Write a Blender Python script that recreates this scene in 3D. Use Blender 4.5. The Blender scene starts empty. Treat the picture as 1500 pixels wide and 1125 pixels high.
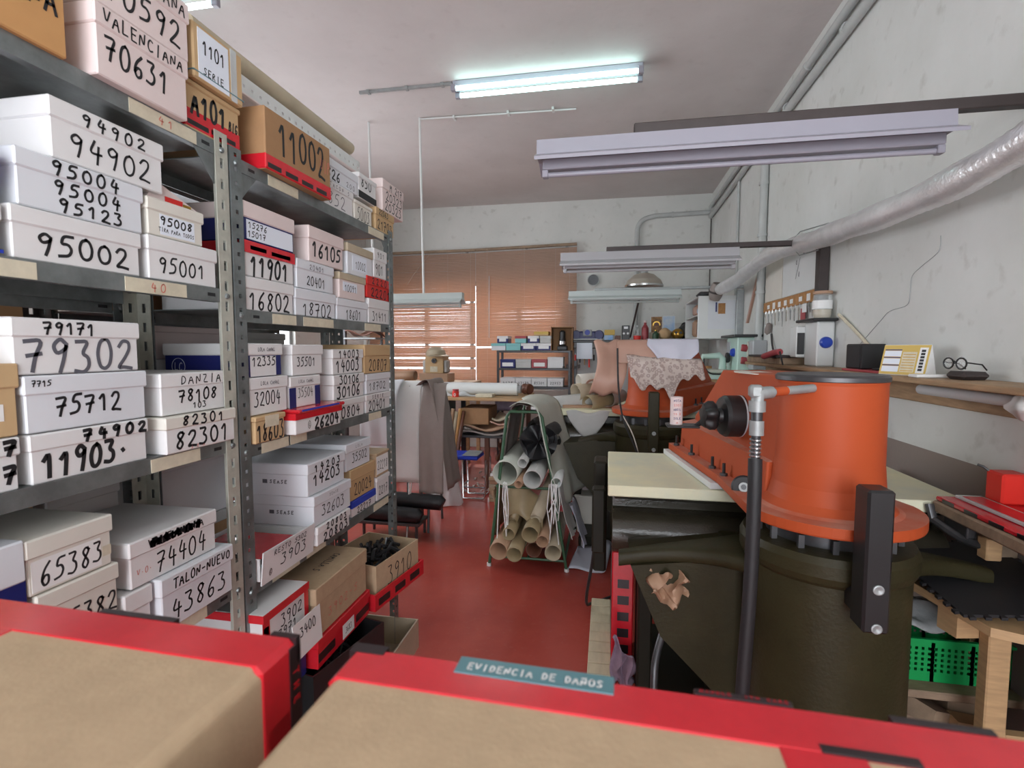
import bpy, math, random
from mathutils import Vector as V, Matrix
C = bpy.context.scene
COL = C.collection
random.seed(7)
PI = math.pi

# ------------------------------------------------------------------ camera
cam = bpy.data.cameras.new('camera'); cam.lens = 18.0; cam.sensor_width = 36.0; cam.clip_start = 0.02
co = bpy.data.objects.new('camera', cam); COL.objects.link(co)
co.location = (0, 0, 1.5); co.rotation_euler = (math.radians(86.0), 0, math.radians(10.6))
cam.dof.use_dof = True; cam.dof.focus_distance = 2.2; cam.dof.aperture_fstop = 6.5
C.camera = co
# ------------------------------------------------------------------ world, exposure, sun
vs = C.view_settings
vs.view_transform = 'Standard'; vs.look = 'None'; vs.gamma = 1.0; vs.exposure = 0.05; vs.use_curve_mapping = False
w = bpy.data.worlds.new('daylight'); C.world = w; w.use_nodes = True
bg = w.node_tree.nodes['Background']; bg.inputs[0].default_value = (0.86, 0.92, 1.0, 1); bg.inputs[1].default_value = 6.0
C.cycles.use_denoising = True
C.cycles.max_bounces = 7; C.cycles.diffuse_bounces = 4; C.cycles.glossy_bounces = 3; C.cycles.transmission_bounces = 4; C.cycles.transparent_max_bounces = 8
C.cycles.sample_clamp_indirect = 4.0; C.cycles.caustics_reflective = False; C.cycles.caustics_refractive = False

def light(name, kind, loc, rot, energy, color, size=1, size_y=None):
    l = bpy.data.lights.new(name, kind); l.energy = energy; l.color = color
    if kind == 'AREA':
        l.size = size
        if size_y: l.shape = 'RECTANGLE'; l.size_y = size_y
    if kind == 'SUN': l.angle = math.radians(1.0)
    o = bpy.data.objects.new(name, l); COL.objects.link(o); o.location = loc; o.rotation_euler = rot
    return o
light('sun', 'SUN', (-2, 12, 8), (math.radians(-52), 0, math.radians(8)), 3.2, (1.0, 0.90, 0.80))
# added fill light, as if from an unseen doorway behind the camera
light('added_doorway_light', 'AREA', (0.1, -2.3, 1.75), (math.radians(97), 0, 0), 84, (0.97, 0.98, 1.0), 2.6, 2.3)
# added fill light, as if through an unseen window in the left wall
light('added_side_light', 'AREA', (-3.72, 4.3, 2.0), (0, math.radians(-72), 0), 24, (1.0, 0.97, 0.94), 1.5, 2.6)

# ------------------------------------------------------------------ materials
MATS = {}
def mat(name, col, rough=0.6, metal=0.0, var=0.0, scale=8.0, bump=0.0, bscale=None, emit=None, es=0, alpha=None, trans=None, coat=0, var2=None, stretch=None):
    """principled material; var mixes a noise-driven second colour, bump adds a noise relief"""
    m = bpy.data.materials.new(name); m.use_nodes = True; MATS[name] = m
    nt = m.node_tree; N = nt.nodes; L = nt.links; b = N['Principled BSDF']
    b.inputs['Base Color'].default_value = (*col, 1); b.inputs['Roughness'].default_value = rough; b.inputs['Metallic'].default_value = metal
    if coat: b.inputs['Coat Weight'].default_value = coat; b.inputs['Coat Roughness'].default_value = 0.15
    tc = N.new('ShaderNodeTexCoord'); mp = N.new('ShaderNodeMapping'); L.new(tc.outputs['Object'], mp.inputs[0])
    if stretch: mp.inputs['Scale'].default_value = stretch
    if var:
        n = N.new('ShaderNodeTexNoise'); n.inputs['Scale'].default_value = scale; n.inputs['Detail'].default_value = 6; n.inputs['Roughness'].default_value = .62
        L.new(mp.outputs[0], n.inputs['Vector'])
        r = N.new('ShaderNodeValToRGB'); r.color_ramp.elements[0].position = 0.36; r.color_ramp.elements[1].position = 0.66
        c2 = var2 if var2 else tuple(c * (1 - var) for c in col)
        r.color_ramp.elements[0].color = (*c2, 1); r.color_ramp.elements[1].color = (*col, 1)
        L.new(n.outputs['Fac'], r.inputs[0]); L.new(r.outputs[0], b.inputs['Base Color'])
    if bump:
        n2 = N.new('ShaderNodeTexNoise'); n2.inputs['Scale'].default_value = bscale or scale * 3; n2.inputs['Detail'].default_value = 4
        L.new(mp.outputs[0], n2.inputs['Vector'])
        bp = N.new('ShaderNodeBump'); bp.inputs['Strength'].default_value = bump; bp.inputs['Distance'].default_value = 0.01
        L.new(n2.outputs['Fac'], bp.inputs['Height']); L.new(bp.outputs[0], b.inputs['Normal'])
    if emit: b.inputs['Emission Color'].default_value = (*emit, 1); b.inputs['Emission Strength'].default_value = es
    if alpha is not None: b.inputs['Alpha'].default_value = alpha
    if trans is not None:
        t = N.new('ShaderNodeBsdfTranslucent'); t.inputs[0].default_value = (*trans, 1)
        mx = N.new('ShaderNodeMixShader'); mx.inputs[0].default_value = 0.32
        L.new(b.outputs[0], mx.inputs[1]); L.new(t.outputs[0], mx.inputs[2]); L.new(mx.outputs[0], N['Material Output'].inputs[0])
    return m
M = MATS
mat('ink', (.012, .012, .014), .55)
mat('faded_ink', (.10, .10, .12), .6)
mat('red_ink', (.62, .16, .12), .6)
mat('white_card', (.74, .73, .73), .55, var=.06, scale=5)
mat('cool_card', (.70, .72, .76), .5, var=.05, scale=5)
mat('cream_card', (.72, .69, .62), .6, var=.08, scale=5)
mat('pink_card', (.74, .62, .60), .6, var=.08, scale=5)
mat('paper', (.80, .80, .79), .6)
mat('blue_paper', (.74, .78, .86), .6)
mat('cream_label', (.66, .60, .46), .6, var=.15, scale=30)
mat('kraft', (.50, .365, .235), .75, var=.10, scale=30, bump=.06, bscale=220)
mat('brown_kraft', (.36, .20, .095), .75, var=.12, scale=16)
mat('orange_kraft', (.55, .29, .11), .75, var=.10, scale=9)
mat('tan_card', (.56, .38, .20), .7, var=.08, scale=9)
mat('navy', (.012, .018, .13), .4)
mat('blue', (.02, .05, .42), .4)
mat('red_tape', (.62, .018, .03), .22, var=.12, scale=25, coat=.3)
mat('tape_black', (.02, .012, .014), .3)
mat('tape_teal', (.10, .22, .25), .3)
mat('red_card', (.60, .02, .015), .45)
mat('red_plastic', (.72, .03, .02), .4)
mat('teal_card', (.22, .52, .52), .5)
mat('black_plastic', (.014, .014, .015), .38)
mat('black_rubber', (.018, .018, .02), .55, bump=.1, bscale=60)
mat('dark_steel', (.10, .10, .105), .42, .7, var=.2, scale=20)
mat('galvanised', (.255, .28, .28), .38, .55, var=.35, scale=14, bump=.04)
mat('grey_metal', (.36, .38, .38), .45, .3, var=.15, scale=18)
mat('cream_metal', (.50, .50, .43), .45, .2, var=.2, scale=25)
mat('chrome', (.62, .63, .64), .22, .95)
mat('brown_metal', (.055, .042, .040), .5, .2, var=.2, scale=12)
mat('olive', (.038, .033, .015), .42, var=.25, scale=7, bump=.12, bscale=90)
mat('olive_gloss', (.040, .035, .024), .22, var=.2, scale=9, bump=.12, bscale=120)
mat('dark_olive', (.018, .016, .010), .5, var=.2, scale=7)
mat('orange', (.45, .078, .024), .5, var=.06, scale=4, bump=.02, bscale=40)
mat('cutting_board', (.80, .75, .50), .6, var=.25, scale=3, var2=(.62, .64, .50))
mat('fixture', (.31, .298, .345), .4, var=.04, scale=4)
mat('fixture_grey', (.40, .40, .42), .4, var=.04, scale=4)
mat('fixture_pale', (.52, .57, .56), .4, var=.04, scale=4)
mat('tube_lit_dim', (.9, 1, 1), .4, emit=(.74, 1.0, .96), es=5)
mat('orange_dust', (.45, .078, .024), .7, var=.3, scale=5, var2=(.46, .21, .15))
mat('white_leather', (.76, .77, .76), .5, var=.06, scale=5, bump=.06, bscale=50)
mat('tube_off', (.58, .59, .60), .25)
mat('tube_lit', (.9, 1, 1), .4, emit=(.62, 1.0, .95), es=7.8)
mat('foil', (.93, .93, .94), .30, .6, var=.12, scale=12, bump=.35, bscale=60)
mat('pvc', (.50, .52, .51), .5, var=.12, scale=6)
mat('pvc_white', (.66, .67, .66), .5)
mat('wood', (.42, .27, .15), .6, var=.35, scale=7, stretch=(1, 1, 9))
mat('pale_wood', (.52, .335, .17), .6, var=.22, scale=6, stretch=(1.5, 1.5, 12))
mat('plank_wood', (.66, .58, .40), .65, var=.15, scale=9, stretch=(3, .7, 3))
mat('grey_wood', (.34, .24, .16), .7, var=.35, scale=5, stretch=(1.5, 5, 3))
mat('blind_wood', (.50, .36, .28), .5, var=.15, scale=2, trans=(.85, .50, .30))
mat('blind_cord', (.62, .50, .40), .7)
mat('green_paint', (.028, .085, .040), .45)
mat('green_plastic', (.006, .30, .075), .42)
mat('grey_leather', (.52, .52, .50), .55, var=.12, scale=6, bump=.08, bscale=60)
mat('sage_leather', (.55, .57, .50), .55, var=.10, scale=6, bump=.08, bscale=60)
mat('taupe_leather', (.30, .255, .235), .6, var=.12, scale=6, bump=.1, bscale=60)
mat('tan_leather', (.44, .27, .17), .55, var=.15, scale=6, bump=.08)
mat('pink_leather', (.52, .31, .235), .5, var=.12, scale=4, bump=.05)
mat('lilac_leather', (.62, .63, .73), .5, var=.06, scale=4)
mat('beige_leather', (.50, .42, .30), .55, var=.18, scale=6, bump=.06)
mat('gold_leather', (.36, .275, .155), .4, var=.2, scale=7, bump=.06)
mat('black_leather', (.010, .010, .012), .5, bump=.3, bscale=25)
mat('brown_leather', (.16, .06, .035), .45, var=.3, scale=8)
mat('mauve', (.30, .22, .29), .5, var=.3, scale=12)
mat('plastic_film', (.72, .75, .75), .18, alpha=.68, bump=.7, bscale=14)
mat('grey_film', (.34, .36, .36), .25, var=.3, scale=7, bump=.8, bscale=12)
mat('yellow', (.60, .42, .10), .55)
mat('gold', (.50, .30, .06), .3, .8)
mat('white_plastic', (.72, .74, .73), .4, var=.04, scale=4)
mat('mint', (.50, .68, .60), .45)
mat('grey_plastic', (.42, .44, .46), .45)
mat('red_socket', (.38, .06, .07), .4)
mat('blue_socket', (.01, .05, .42), .35)
mat('cork', (.48, .24, .09), .75, var=.3, scale=30)
mat('brass', (.44, .40, .34), .45, .4)
mat('skin_tan', (.55, .34, .22), .6)
mat('glass', (.9, .95, .95), .05, alpha=.22)
mat('sky_print', (.20, .42, .75), .5, var=.5, scale=6, var2=(.6, .66, .72))
mat('dark_print', (.05, .03, .02), .5, var=.5, scale=14, var2=(.40, .20, .06))

def spotted(name, base, spot, scale):
    m = mat(name, base, .5); nt = m.node_tree; N = nt.nodes; L = nt.links
    v = N.new('ShaderNodeTexVoronoi'); v.inputs['Scale'].default_value = scale; tc = N.new('ShaderNodeTexCoord'); L.new(tc.outputs['Object'], v.inputs['Vector'])
    r = N.new('ShaderNodeValToRGB'); e = r.color_ramp.elements
    e[0].position = .12; e[0].color = (*base, 1); e[1].position = .30; e[1].color = (*spot, 1)
    k = e.new(.46); k.color = (*spot, 1); k = e.new(.56); k.color = (*base, 1)
    L.new(v.outputs['Distance'], r.inputs[0]); L.new(r.outputs[0], N['Principled BSDF'].inputs['Base Color'])
spotted('leopard', (.60, .51, .46), (.40, .31, .28), 40)

for k_ in ('orange', 'olive', 'dark_olive', 'kraft'): M[k_].node_tree.nodes['Principled BSDF'].inputs['Specular IOR Level'].default_value = .2
def wall_mat(name, base, dark, zsplit=None, dado=None, rough=.75, scuff=(.78, .77, .75)):
    """dirty plaster: broad blotches and small scuffs, with a painted dado below zsplit"""
    m = mat(name, base, rough, var=.5, scale=1.3, var2=dark, bump=.12, bscale=22)
    nt = m.node_tree; N = nt.nodes; L = nt.links; b = N['Principled BSDF']
    src = b.inputs['Base Color'].links[0].from_socket
    tc = N.new('ShaderNodeTexCoord'); n = N.new('ShaderNodeTexNoise'); n.inputs['Scale'].default_value = 9; n.inputs['Detail'].default_value = 8
    L.new(tc.outputs['Object'], n.inputs['Vector'])
    r = N.new('ShaderNodeValToRGB'); r.color_ramp.elements[0].position = .24; r.color_ramp.elements[0].color = (*scuff, 1); r.color_ramp.elements[1].position = .40; r.color_ramp.elements[1].color = (1, 1, 1, 1)
    L.new(n.outputs['Fac'], r.inputs[0])
    mx = N.new('ShaderNodeMix'); mx.data_type = 'RGBA'; mx.blend_type = 'MULTIPLY'; mx.inputs[0].default_value = 1
    L.new(src, mx.inputs[6]); L.new(r.outputs[0], mx.inputs[7]); out = mx.outputs[2]
    if zsplit is not None:
        sp = N.new('ShaderNodeSeparateXYZ'); L.new(tc.outputs['Object'], sp.inputs[0])
        lt = N.new('ShaderNodeMath'); lt.operation = 'LESS_THAN'; lt.inputs[1].default_value = zsplit; L.new(sp.outputs[2], lt.inputs[0])
        m2 = N.new('ShaderNodeMix'); m2.data_type = 'RGBA'; L.new(lt.outputs[0], m2.inputs[0]); L.new(out, m2.inputs[6]); m2.inputs[7].default_value = (*dado, 1); out = m2.outputs[2]
    L.new(out, b.inputs['Base Color'])
    return m
wall_mat('plaster', (.70, .71, .69), (.61, .62, .59), 1.06, (.25, .205, .18))
wall_mat('plaster_back', (.68, .68, .65), (.60, .61, .58))
wall_mat('ceiling_paint', (.62, .575, .56), (.56, .515, .50), scuff=(.93, .92, .92))

def floor_mat():
    m = mat('red_floor', (.44, .075, .055), .22, var=.4, scale=1.6, var2=(.33, .050, .038)); nt = m.node_tree; N = nt.nodes; L = nt.links; b = N['Principled BSDF']
    src = b.inputs['Base Color'].links[0].from_socket
    tc = N.new('ShaderNodeTexCoord'); n = N.new('ShaderNodeTexNoise'); n.inputs['Scale'].default_value = 38; n.inputs['Detail'].default_value = 6; L.new(tc.outputs['Object'], n.inputs['Vector'])
    r = N.new('ShaderNodeValToRGB'); r.color_ramp.elements[0].position = .60; r.color_ramp.elements[0].color = (0, 0, 0, 1); r.color_ramp.elements[1].position = .80; r.color_ramp.elements[1].color = (.16, .16, .16, 1)
    L.new(n.outputs['Fac'], r.inputs[0])
    mx = N.new('ShaderNodeMix'); mx.data_type = 'RGBA'; L.new(r.outputs[0], mx.inputs[0]); L.new(src, mx.inputs[6]); mx.inputs[7].default_value = (.45, .22, .18, 1); L.new(mx.outputs[2], b.inputs['Base Color'])
    rr = N.new('ShaderNodeMapRange'); rr.inputs[3].default_value = .17; rr.inputs[4].default_value = .30; L.new(n.outputs['Fac'], rr.inputs[0]); L.new(rr.outputs[0], b.inputs['Roughness'])
floor_mat()

# ------------------------------------------------------------------ mesh builder
class MB:
    def __init__(s): s.v = []; s.f = []; s.m = []; s.sm = []; s.mats = []
    def mi(s, name):
        if name not in s.mats: s.mats.append(name)
        return s.mats.index(name)
    def add(s, vs, fs, m, smooth=False):
        o = len(s.v); k = s.mi(m); s.v += [tuple(p) for p in vs]
        for f in fs: s.f.append([i + o for i in f]); s.m.append(k); s.sm.append(smooth)
        return s
    def box(s, x0, x1, y0, y1, z0, z1, m, X=None):
        vs = [V((x, y, z)) for z in (z0, z1) for y in (y0, y1) for x in (x0, x1)]
        if X: vs = [X @ p for p in vs]
        return s.add(vs, [(0, 2, 3, 1), (4, 5, 7, 6), (0, 1, 5, 4), (2, 6, 7, 3), (0, 4, 6, 2), (1, 3, 7, 5)], m)
    def cbox(s, x0, x1, y0, y1, z0, z1, m, c=.004, X=None):
        """box with chamfered edges"""
        hx, hy, hz = (x1 - x0) / 2, (y1 - y0) / 2, (z1 - z0) / 2; c = min(c, hx * .9, hy * .9, hz * .9)
        vs = []; ix = {}
        for sx in (-1, 1):
            for sy in (-1, 1):
                for sz in (-1, 1):
                    for a in range(3):
                        h = [hx - c, hy - c, hz - c]; h[a] += c
                        ix[sx, sy, sz, a] = len(vs); vs.append(V(((x0 + x1) / 2 + sx * h[0], (y0 + y1) / 2 + sy * h[1], (z0 + z1) / 2 + sz * h[2])))
        fs = []
        def q(l, n):
            p = [vs[i] for i in l]; nn = (p[1] - p[0]).cross(p[2] - p[1])
            fs.append(l if nn.dot(n) > 0 else l[::-1])
        for a in range(3):
            b_, c_ = [i for i in range(3) if i != a]
            for sg in (-1, 1):
                l = []
                for u, w_ in ((-1, -1), (1, -1), (1, 1), (-1, 1)):
                    t = [0, 0, 0]; t[a] = sg; t[b_] = u; t[c_] = w_; l.append(ix[t[0], t[1], t[2], a])
                n = V((0, 0, 0)); n[a] = sg; q(l, n)
            for u in (-1, 1):
                for w_ in (-1, 1):
                    t = [0, 0, 0]; t[b_] = u; t[c_] = w_; l = []
                    for sg, ax in ((-1, b_), (1, b_), (1, c_), (-1, c_)):
                        t[a] = sg; l.append(ix[t[0], t[1], t[2], ax])
                    n = V((0, 0, 0)); n[b_] = u; n[c_] = w_; q(l, n)
        for sx in (-1, 1):
            for sy in (-1, 1):
                for sz in (-1, 1): q([ix[sx, sy, sz, 0], ix[sx, sy, sz, 1], ix[sx, sy, sz, 2]], V((sx, sy, sz)))
        if X: vs = [X @ p for p in vs]
        return s.add(vs, fs, m)
    def tube(s, pts, r, m, n=10, caps=True, smooth=True):
        pts = [V(p) for p in pts]; rs = r if isinstance(r, (list, tuple)) else [r] * len(pts)
        vs = []; fs = []; t0 = None; u = None
        for i, p in enumerate(pts):
            a = pts[max(i - 1, 0)]; b = pts[min(i + 1, len(pts) - 1)]; t = (b - a).normalized()
            if u is None:
                u = t.orthogonal().normalized()
            else:
                u = (t0.rotation_difference(t) @ u).normalized()
            t0 = t; w_ = t.cross(u)
            for k in range(n):
                an = 2 * PI * k / n; vs.append(p + (u * math.cos(an) + w_ * math.sin(an)) * rs[i])
        for i in range(len(pts) - 1):
            for k in range(n): fs.append((i * n + k, i * n + (k + 1) % n, (i + 1) * n + (k + 1) % n, (i + 1) * n + k))
        s.add(vs, fs, m, smooth)
        if caps: s.add([vs[k] for k in range(n)][::-1] + [vs[-n + k] for k in range(n)], [tuple(range(n)), tuple(range(n, 2 * n))], m)
        return s
    def cyl(s, p0, p1, r, m, n=20, r1=None): return s.tube([p0, p1], [r, r if r1 is None else r1], m, n)
    def lathe(s, prof, c, m, n=28, axis=(0, 0, 1), ms=None):
        ax = V(axis).normalized(); u = ax.orthogonal().normalized(); w_ = ax.cross(u); c = V(c)
        for i in range(len(prof) - 1):
            (r0, h0), (r1, h1) = prof[i], prof[i + 1]; vs = []
            for r, h in ((r0, h0), (r1, h1)):
                for k in range(n): a = 2 * PI * k / n; vs.append(c + ax * h + (u * math.cos(a) + w_ * math.sin(a)) * max(r, 1e-5))
            s.add(vs, [(k, (k + 1) % n, n + (k + 1) % n, n + k) for k in range(n)], ms[i] if ms else m, True)
        return s
    def prism(s, poly, a0, a1, m, plane='xz', X=None):
        """polygon in a plane, extruded along the third axis from a0 to a1"""
        def p3(p, a):
            return {'xz': V((p[0], a, p[1])), 'yz': V((a, p[0], p[1])), 'xy': V((p[0], p[1], a))}[plane]
        n = len(poly); vs = [p3(p, a0) for p in poly] + [p3(p, a1) for p in poly]
        ar = sum(poly[i][0] * poly[(i + 1) % n][1] - poly[(i + 1) % n][0] * poly[i][1] for i in range(n))
        fl = (ar > 0) ^ (plane == 'xz') ^ (a1 < a0)
        fs = [tuple(range(n))[::-1], tuple(range(n, 2 * n))] + [(i, (i + 1) % n, n + (i + 1) % n, n + i) for i in range(n)]
        if not fl: fs = [f[::-1] for f in fs]
        if X: vs = [X @ p for p in vs]
        return s.add(vs, fs, m)
    def sheet(s, fn, nu, nv, m, smooth=True):
        vs = [V(fn(i / nu, j / nv)) for i in range(nu + 1) for j in range(nv + 1)]
        return s.add(vs, [(i * (nv + 1) + j, (i + 1) * (nv + 1) + j, (i + 1) * (nv + 1) + j + 1, i * (nv + 1) + j + 1) for i in range(nu) for j in range(nv)], m, smooth)
    def ribbon(s, pts, wd, m, o, ru, uv, nv):
        n = len(pts); wd *= .97
        if n < 2: return
        P = [V((p[0], p[1])) for p in pts]; vs = []
        P[0] = P[0] - (P[1] - P[0]).normalized() * wd * .4; P[-1] = P[-1] + (P[-1] - P[-2]).normalized() * wd * .4
        for i in range(n):
            t = (P[min(i + 1, n - 1)] - P[max(i - 1, 0)])
            t = t.normalized() if t.length > 1e-9 else V((1, 0)); nn = V((-t.y, t.x)) * wd * .5
            for sg in (1, -1): q = P[i] + nn * sg; vs.append(o + ru * q.x + uv * q.y)
        s.add(vs, [(2 * i + 1, 2 * i + 3, 2 * i + 2, 2 * i) for i in range(n - 1)], m)
    def text(s, st, c, ru, uv, width, height, wd, m='ink', slant=.06, jit=.05, lift=.0007):
        """hand lettering centred on c, running along ru with up uv"""
        ru = V(ru).normalized(); uv = V(uv).normalized(); nv = ru.cross(uv); rnd = random.Random(st + str(round(width, 3)))
        adv = width / max(len(st), 1); gw = min(adv * .74, height * .75); o = V(c) + nv * lift
        for i, ch in enumerate(st):
            x0 = -width / 2 + adv * (i + .5) - gw / 2; dy = rnd.uniform(-jit, jit) * height; sc = 1 + rnd.uniform(-jit, jit) * 1.6; sl = slant + rnd.uniform(-jit, jit)
            for stroke in GLY.get(ch.upper(), []):
                pts = [(x0 + (p[0] / .7 * gw) + (p[1] - .5) * sl * height, (p[1] - .5) * height * sc + dy) for p in smooth2(stroke)]
                s.ribbon(pts, wd, m, o, ru, uv, nv)
        return s

def smooth2(p, it=2):
    for _ in range(it):
        if len(p) < 3: return p
        q = [p[0]]
        for a, b in zip(p[:-1], p[1:]): q += [(a[0] * .78 + b[0] * .22, a[1] * .78 + b[1] * .22), (a[0] * .22 + b[0] * .78, a[1] * .22 + b[1] * .78)]
        p = q + [p[-1]]
    return p
O_ = [(.4, 1), (.15, .9), (.03, .5), (.15, .08), (.38, 0), (.6, .15), (.68, .55), (.55, .92), (.36, 1)]
GLY = {
 '0': [O_], '1': [[(.12, .68), (.42, 1), (.42, 0)]], '2': [[(.08, .78), (.25, .99), (.55, .95), (.6, .7), (.4, .4), (.03, .02), (.3, .06), (.7, 0)]],
 '3': [[(.08, .97), (.6, .99), (.3, .6), (.58, .48), (.62, .2), (.4, 0), (.04, .06)]], '4': [[(.3, 1), (.05, .42), (.68, .46)], [(.52, .78), (.48, 0)]],
 '5': [[(.66, .98), (.22, .97), (.12, .58), (.45, .62), (.63, .38), (.5, .08), (.05, .02)]], '6': [[(.58, .98), (.22, .68), (.06, .28), (.25, 0), (.55, .1), (.55, .42), (.28, .46), (.1, .25)]],
 '7': [[(.04, .93), (.68, .99), (.4, .45), (.3, 0)], [(.12, .48), (.6, .54)]], '8': [[(.62, .85), (.36, 1), (.12, .8), (.34, .55), (.6, .28), (.36, 0), (.08, .2), (.32, .52), (.6, .8), (.5, .96)]],
 '9': [[(.6, .82), (.35, 1), (.08, .78), (.25, .52), (.6, .68), (.6, .85), (.54, .4), (.42, 0)]],
 'A': [[(0, 0), (.33, 1), (.65, 0)], [(.12, .36), (.54, .38)]], 'B': [[(.1, 0), (.1, 1), (.5, .95), (.5, .6), (.14, .53), (.6, .4), (.55, .05), (.1, 0)]],
 'C': [[(.62, .85), (.4, 1), (.12, .75), (.08, .3), (.3, 0), (.62, .12)]], 'D': [[(.1, 0), (.1, 1), (.45, .9), (.65, .5), (.45, .1), (.1, 0)]],
 'E': [[(.62, 1), (.1, 1), (.1, .98), (.1, .02), (.1, 0), (.62, 0)], [(.1, .52), (.52, .53)]], 'F': [[(.62, 1), (.1, 1), (.1, .98), (.1, 0)], [(.1, .52), (.5, .53)]], 'G': [[(.62, .85), (.4, 1), (.12, .75), (.08, .3), (.3, 0), (.6, .12), (.62, .42), (.36, .42)]],
 'H': [[(.08, 1), (.08, 0)], [(.6, 1), (.6, 0)], [(.08, .5), (.6, .53)]], 'I': [[(.35, 1), (.35, 0)]], 'L': [[(.12, 1), (.1, .02), (.1, 0), (.62, .03)]],
 'M': [[(.04, 0), (.1, 1), (.35, .3), (.6, 1), (.66, 0)]], 'N': [[(.06, 0), (.08, 1), (.58, 0), (.62, 1)]], '\u00d1': [[(.06, 0), (.08, .8), (.58, 0), (.62, .8)], [(.1, .95), (.28, 1.05), (.42, .95), (.6, 1.05)]], 'O': [O_], 'P': [[(.1, 0), (.1, 1), (.5, .96), (.55, .65), (.12, .48)]],
 'R': [[(.1, 0), (.1, 1), (.5, .96), (.52, .62), (.12, .5), (.62, 0)]], 'S': [[(.6, .88), (.38, 1), (.1, .82), (.3, .55), (.58, .32), (.45, .02), (.06, .08)]],
 'T': [[(0, .97), (.68, 1)], [(.34, 1), (.33, 0)]], 'U': [[(.06, 1), (.08, .25), (.32, 0), (.58, .2), (.6, 1)]], 'V': [[(.02, 1), (.32, 0), (.64, 1)]],
 'X': [[(.04, 1), (.62, 0)], [(.6, 1), (.04, 0)]], 'Z': [[(.06, .98), (.6, 1), (.04, .02), (.66, 0)]], 'K': [[(.1, 1), (.1, 0)], [(.6, 1), (.12, .45), (.62, 0)]],
 '-': [[(.12, .5), (.55, .52)]], '.': [[(.3, .48), (.36, .42)]], ',': [[(.3, .05), (.24, -.15)]], '(': [[(.5, 1.05), (.25, .5), (.5, -.05)]], ')': [[(.2, 1.05), (.45, .5), (.2, -.05)]],
 '@': [[(.35, 1), (.05, .7), (.1, .2), (.4, 0), (.68, .3), (.6, .8), (.35, 1)], [(.3, .7), (.3, .3), (.5, .35)]], '%': [[(.6, 1), (.1, 0)], [(.15, .95), (.05, .8), (.2, .7), (.15, .95)], [(.55, .3), (.45, .1), (.62, .05), (.55, .3)]], '/': [[(.5, 1), (.15, 0)]], ' ': []}

ORG = {}
def tag(o, label=None, cat=None, group=None, kind=None):
    for k, v_ in (('label', label), ('category', cat), ('group', group), ('kind', kind)):
        if v_: o[k] = v_
    return o
def thing(name, label, cat, loc, group=None, rz=0):
    o = bpy.data.objects.new(name, None); COL.objects.link(o); o.location = loc; o.rotation_euler = (0, 0, rz); o.empty_display_size = .05
    ORG[o] = V((0, 0, 0)) if rz else V(loc)
    return tag(o, label, cat, group)
def obj(name, mb, parent=None, label=None, cat=None, group=None, kind=None, solid=None, loc=None, bevel=None, sub=None):
    """links the builder as one mesh; world coordinates unless its thing is turned"""
    if parent is not None: org = ORG[parent]
    elif loc is not None: org = V(loc)
    else:
        xs = [p[0] for p in mb.v]; ys = [p[1] for p in mb.v]; org = V(((min(xs) + max(xs)) / 2, (min(ys) + max(ys)) / 2, min(p[2] for p in mb.v)))
    me = bpy.data.meshes.new(name); me.from_pydata([V(p) - org for p in mb.v], [], mb.f)
    for k in mb.mats: me.materials.append(M[k])
    me.polygons.foreach_set('material_index', mb.m); me.polygons.foreach_set('use_smooth', [bool(x) for x in mb.sm]); me.update()
    if any(mb.sm): me.set_sharp_from_angle(angle=math.radians(42))
    o = bpy.data.objects.new(name, me); COL.objects.link(o); ORG[o] = org
    if parent is None: o.location = org
    else: o.parent = parent
    if bevel: b = o.modifiers.new('Bevel', 'BEVEL'); b.width = bevel; b.segments = 2; b.limit_method = 'ANGLE'
    if sub: b = o.modifiers.new('Subdivision', 'SUBSURF'); b.levels = sub; b.render_levels = sub
    if solid: b = o.modifiers.new('Solidify', 'SOLIDIFY'); b.thickness = solid; b.offset = 0
    return tag(o, label, cat, group, kind)
def RZ(a, c=(0, 0, 0)): return Matrix.Translation(c) @ Matrix.Rotation(a, 4, 'Z') @ Matrix.Translation(-V(c))
def one(name, mb, label, cat, group=None, **k): return obj(name, mb, None, label, cat, group, **k)
# ================================================================== THE ROOM
R, BW, ZC, LW, RW = 1.37, 7.5, 3.6, -3.7, -2.5
def struct(name, mb, **k): return obj(name, mb, None, None, None, None, 'structure', **k)
struct('floor', MB().box(LW, R, RW, BW, -.1, 0, 'red_floor'))
struct('ceiling', MB().box(LW - .2, R + .2, RW - .2, BW + .2, ZC, ZC + .12, 'ceiling_paint'))
struct('wall_right', MB().box(R, R + .2, RW, BW, 0, ZC, 'plaster'))
b = MB(); b.box(LW - .2, LW, RW, 3.0, 0, ZC, 'plaster_back'); b.box(LW - .2, LW, 5.6, BW, 0, ZC, 'plaster_back'); b.box(LW - .2, LW, 3.0, 5.6, 0, 1.25, 'plaster_back'); b.box(LW - .2, LW, 3.0, 5.6, 2.75, ZC, 'plaster_back')
struct('wall_left', b)
b = MB(); b.box(LW - .12, LW - .04, 3.0, 3.06, 1.25, 2.75, 'grey_metal'); b.box(LW - .12, LW - .04, 5.54, 5.6, 1.25, 2.75, 'grey_metal'); b.box(LW - .12, LW - .04, 3.06, 5.54, 1.25, 1.31, 'grey_metal'); b.box(LW - .12, LW - .04, 3.06, 5.54, 2.69, 2.75, 'grey_metal'); b.box(LW - .12, LW - .04, 4.27, 4.33, 1.31, 2.69, 'grey_metal')
struct('added_window', b)  # unseen window, added to go with the side fill light
WX0, WX1, WZ0, WZ1 = -3.5, -.62, .88, 2.5
b = MB()
b.box(LW - .2, WX0, BW, BW + .2, 0, ZC, 'plaster_back'); b.box(WX1, R + .2, BW, BW + .2, 0, ZC, 'plaster_back')
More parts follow.
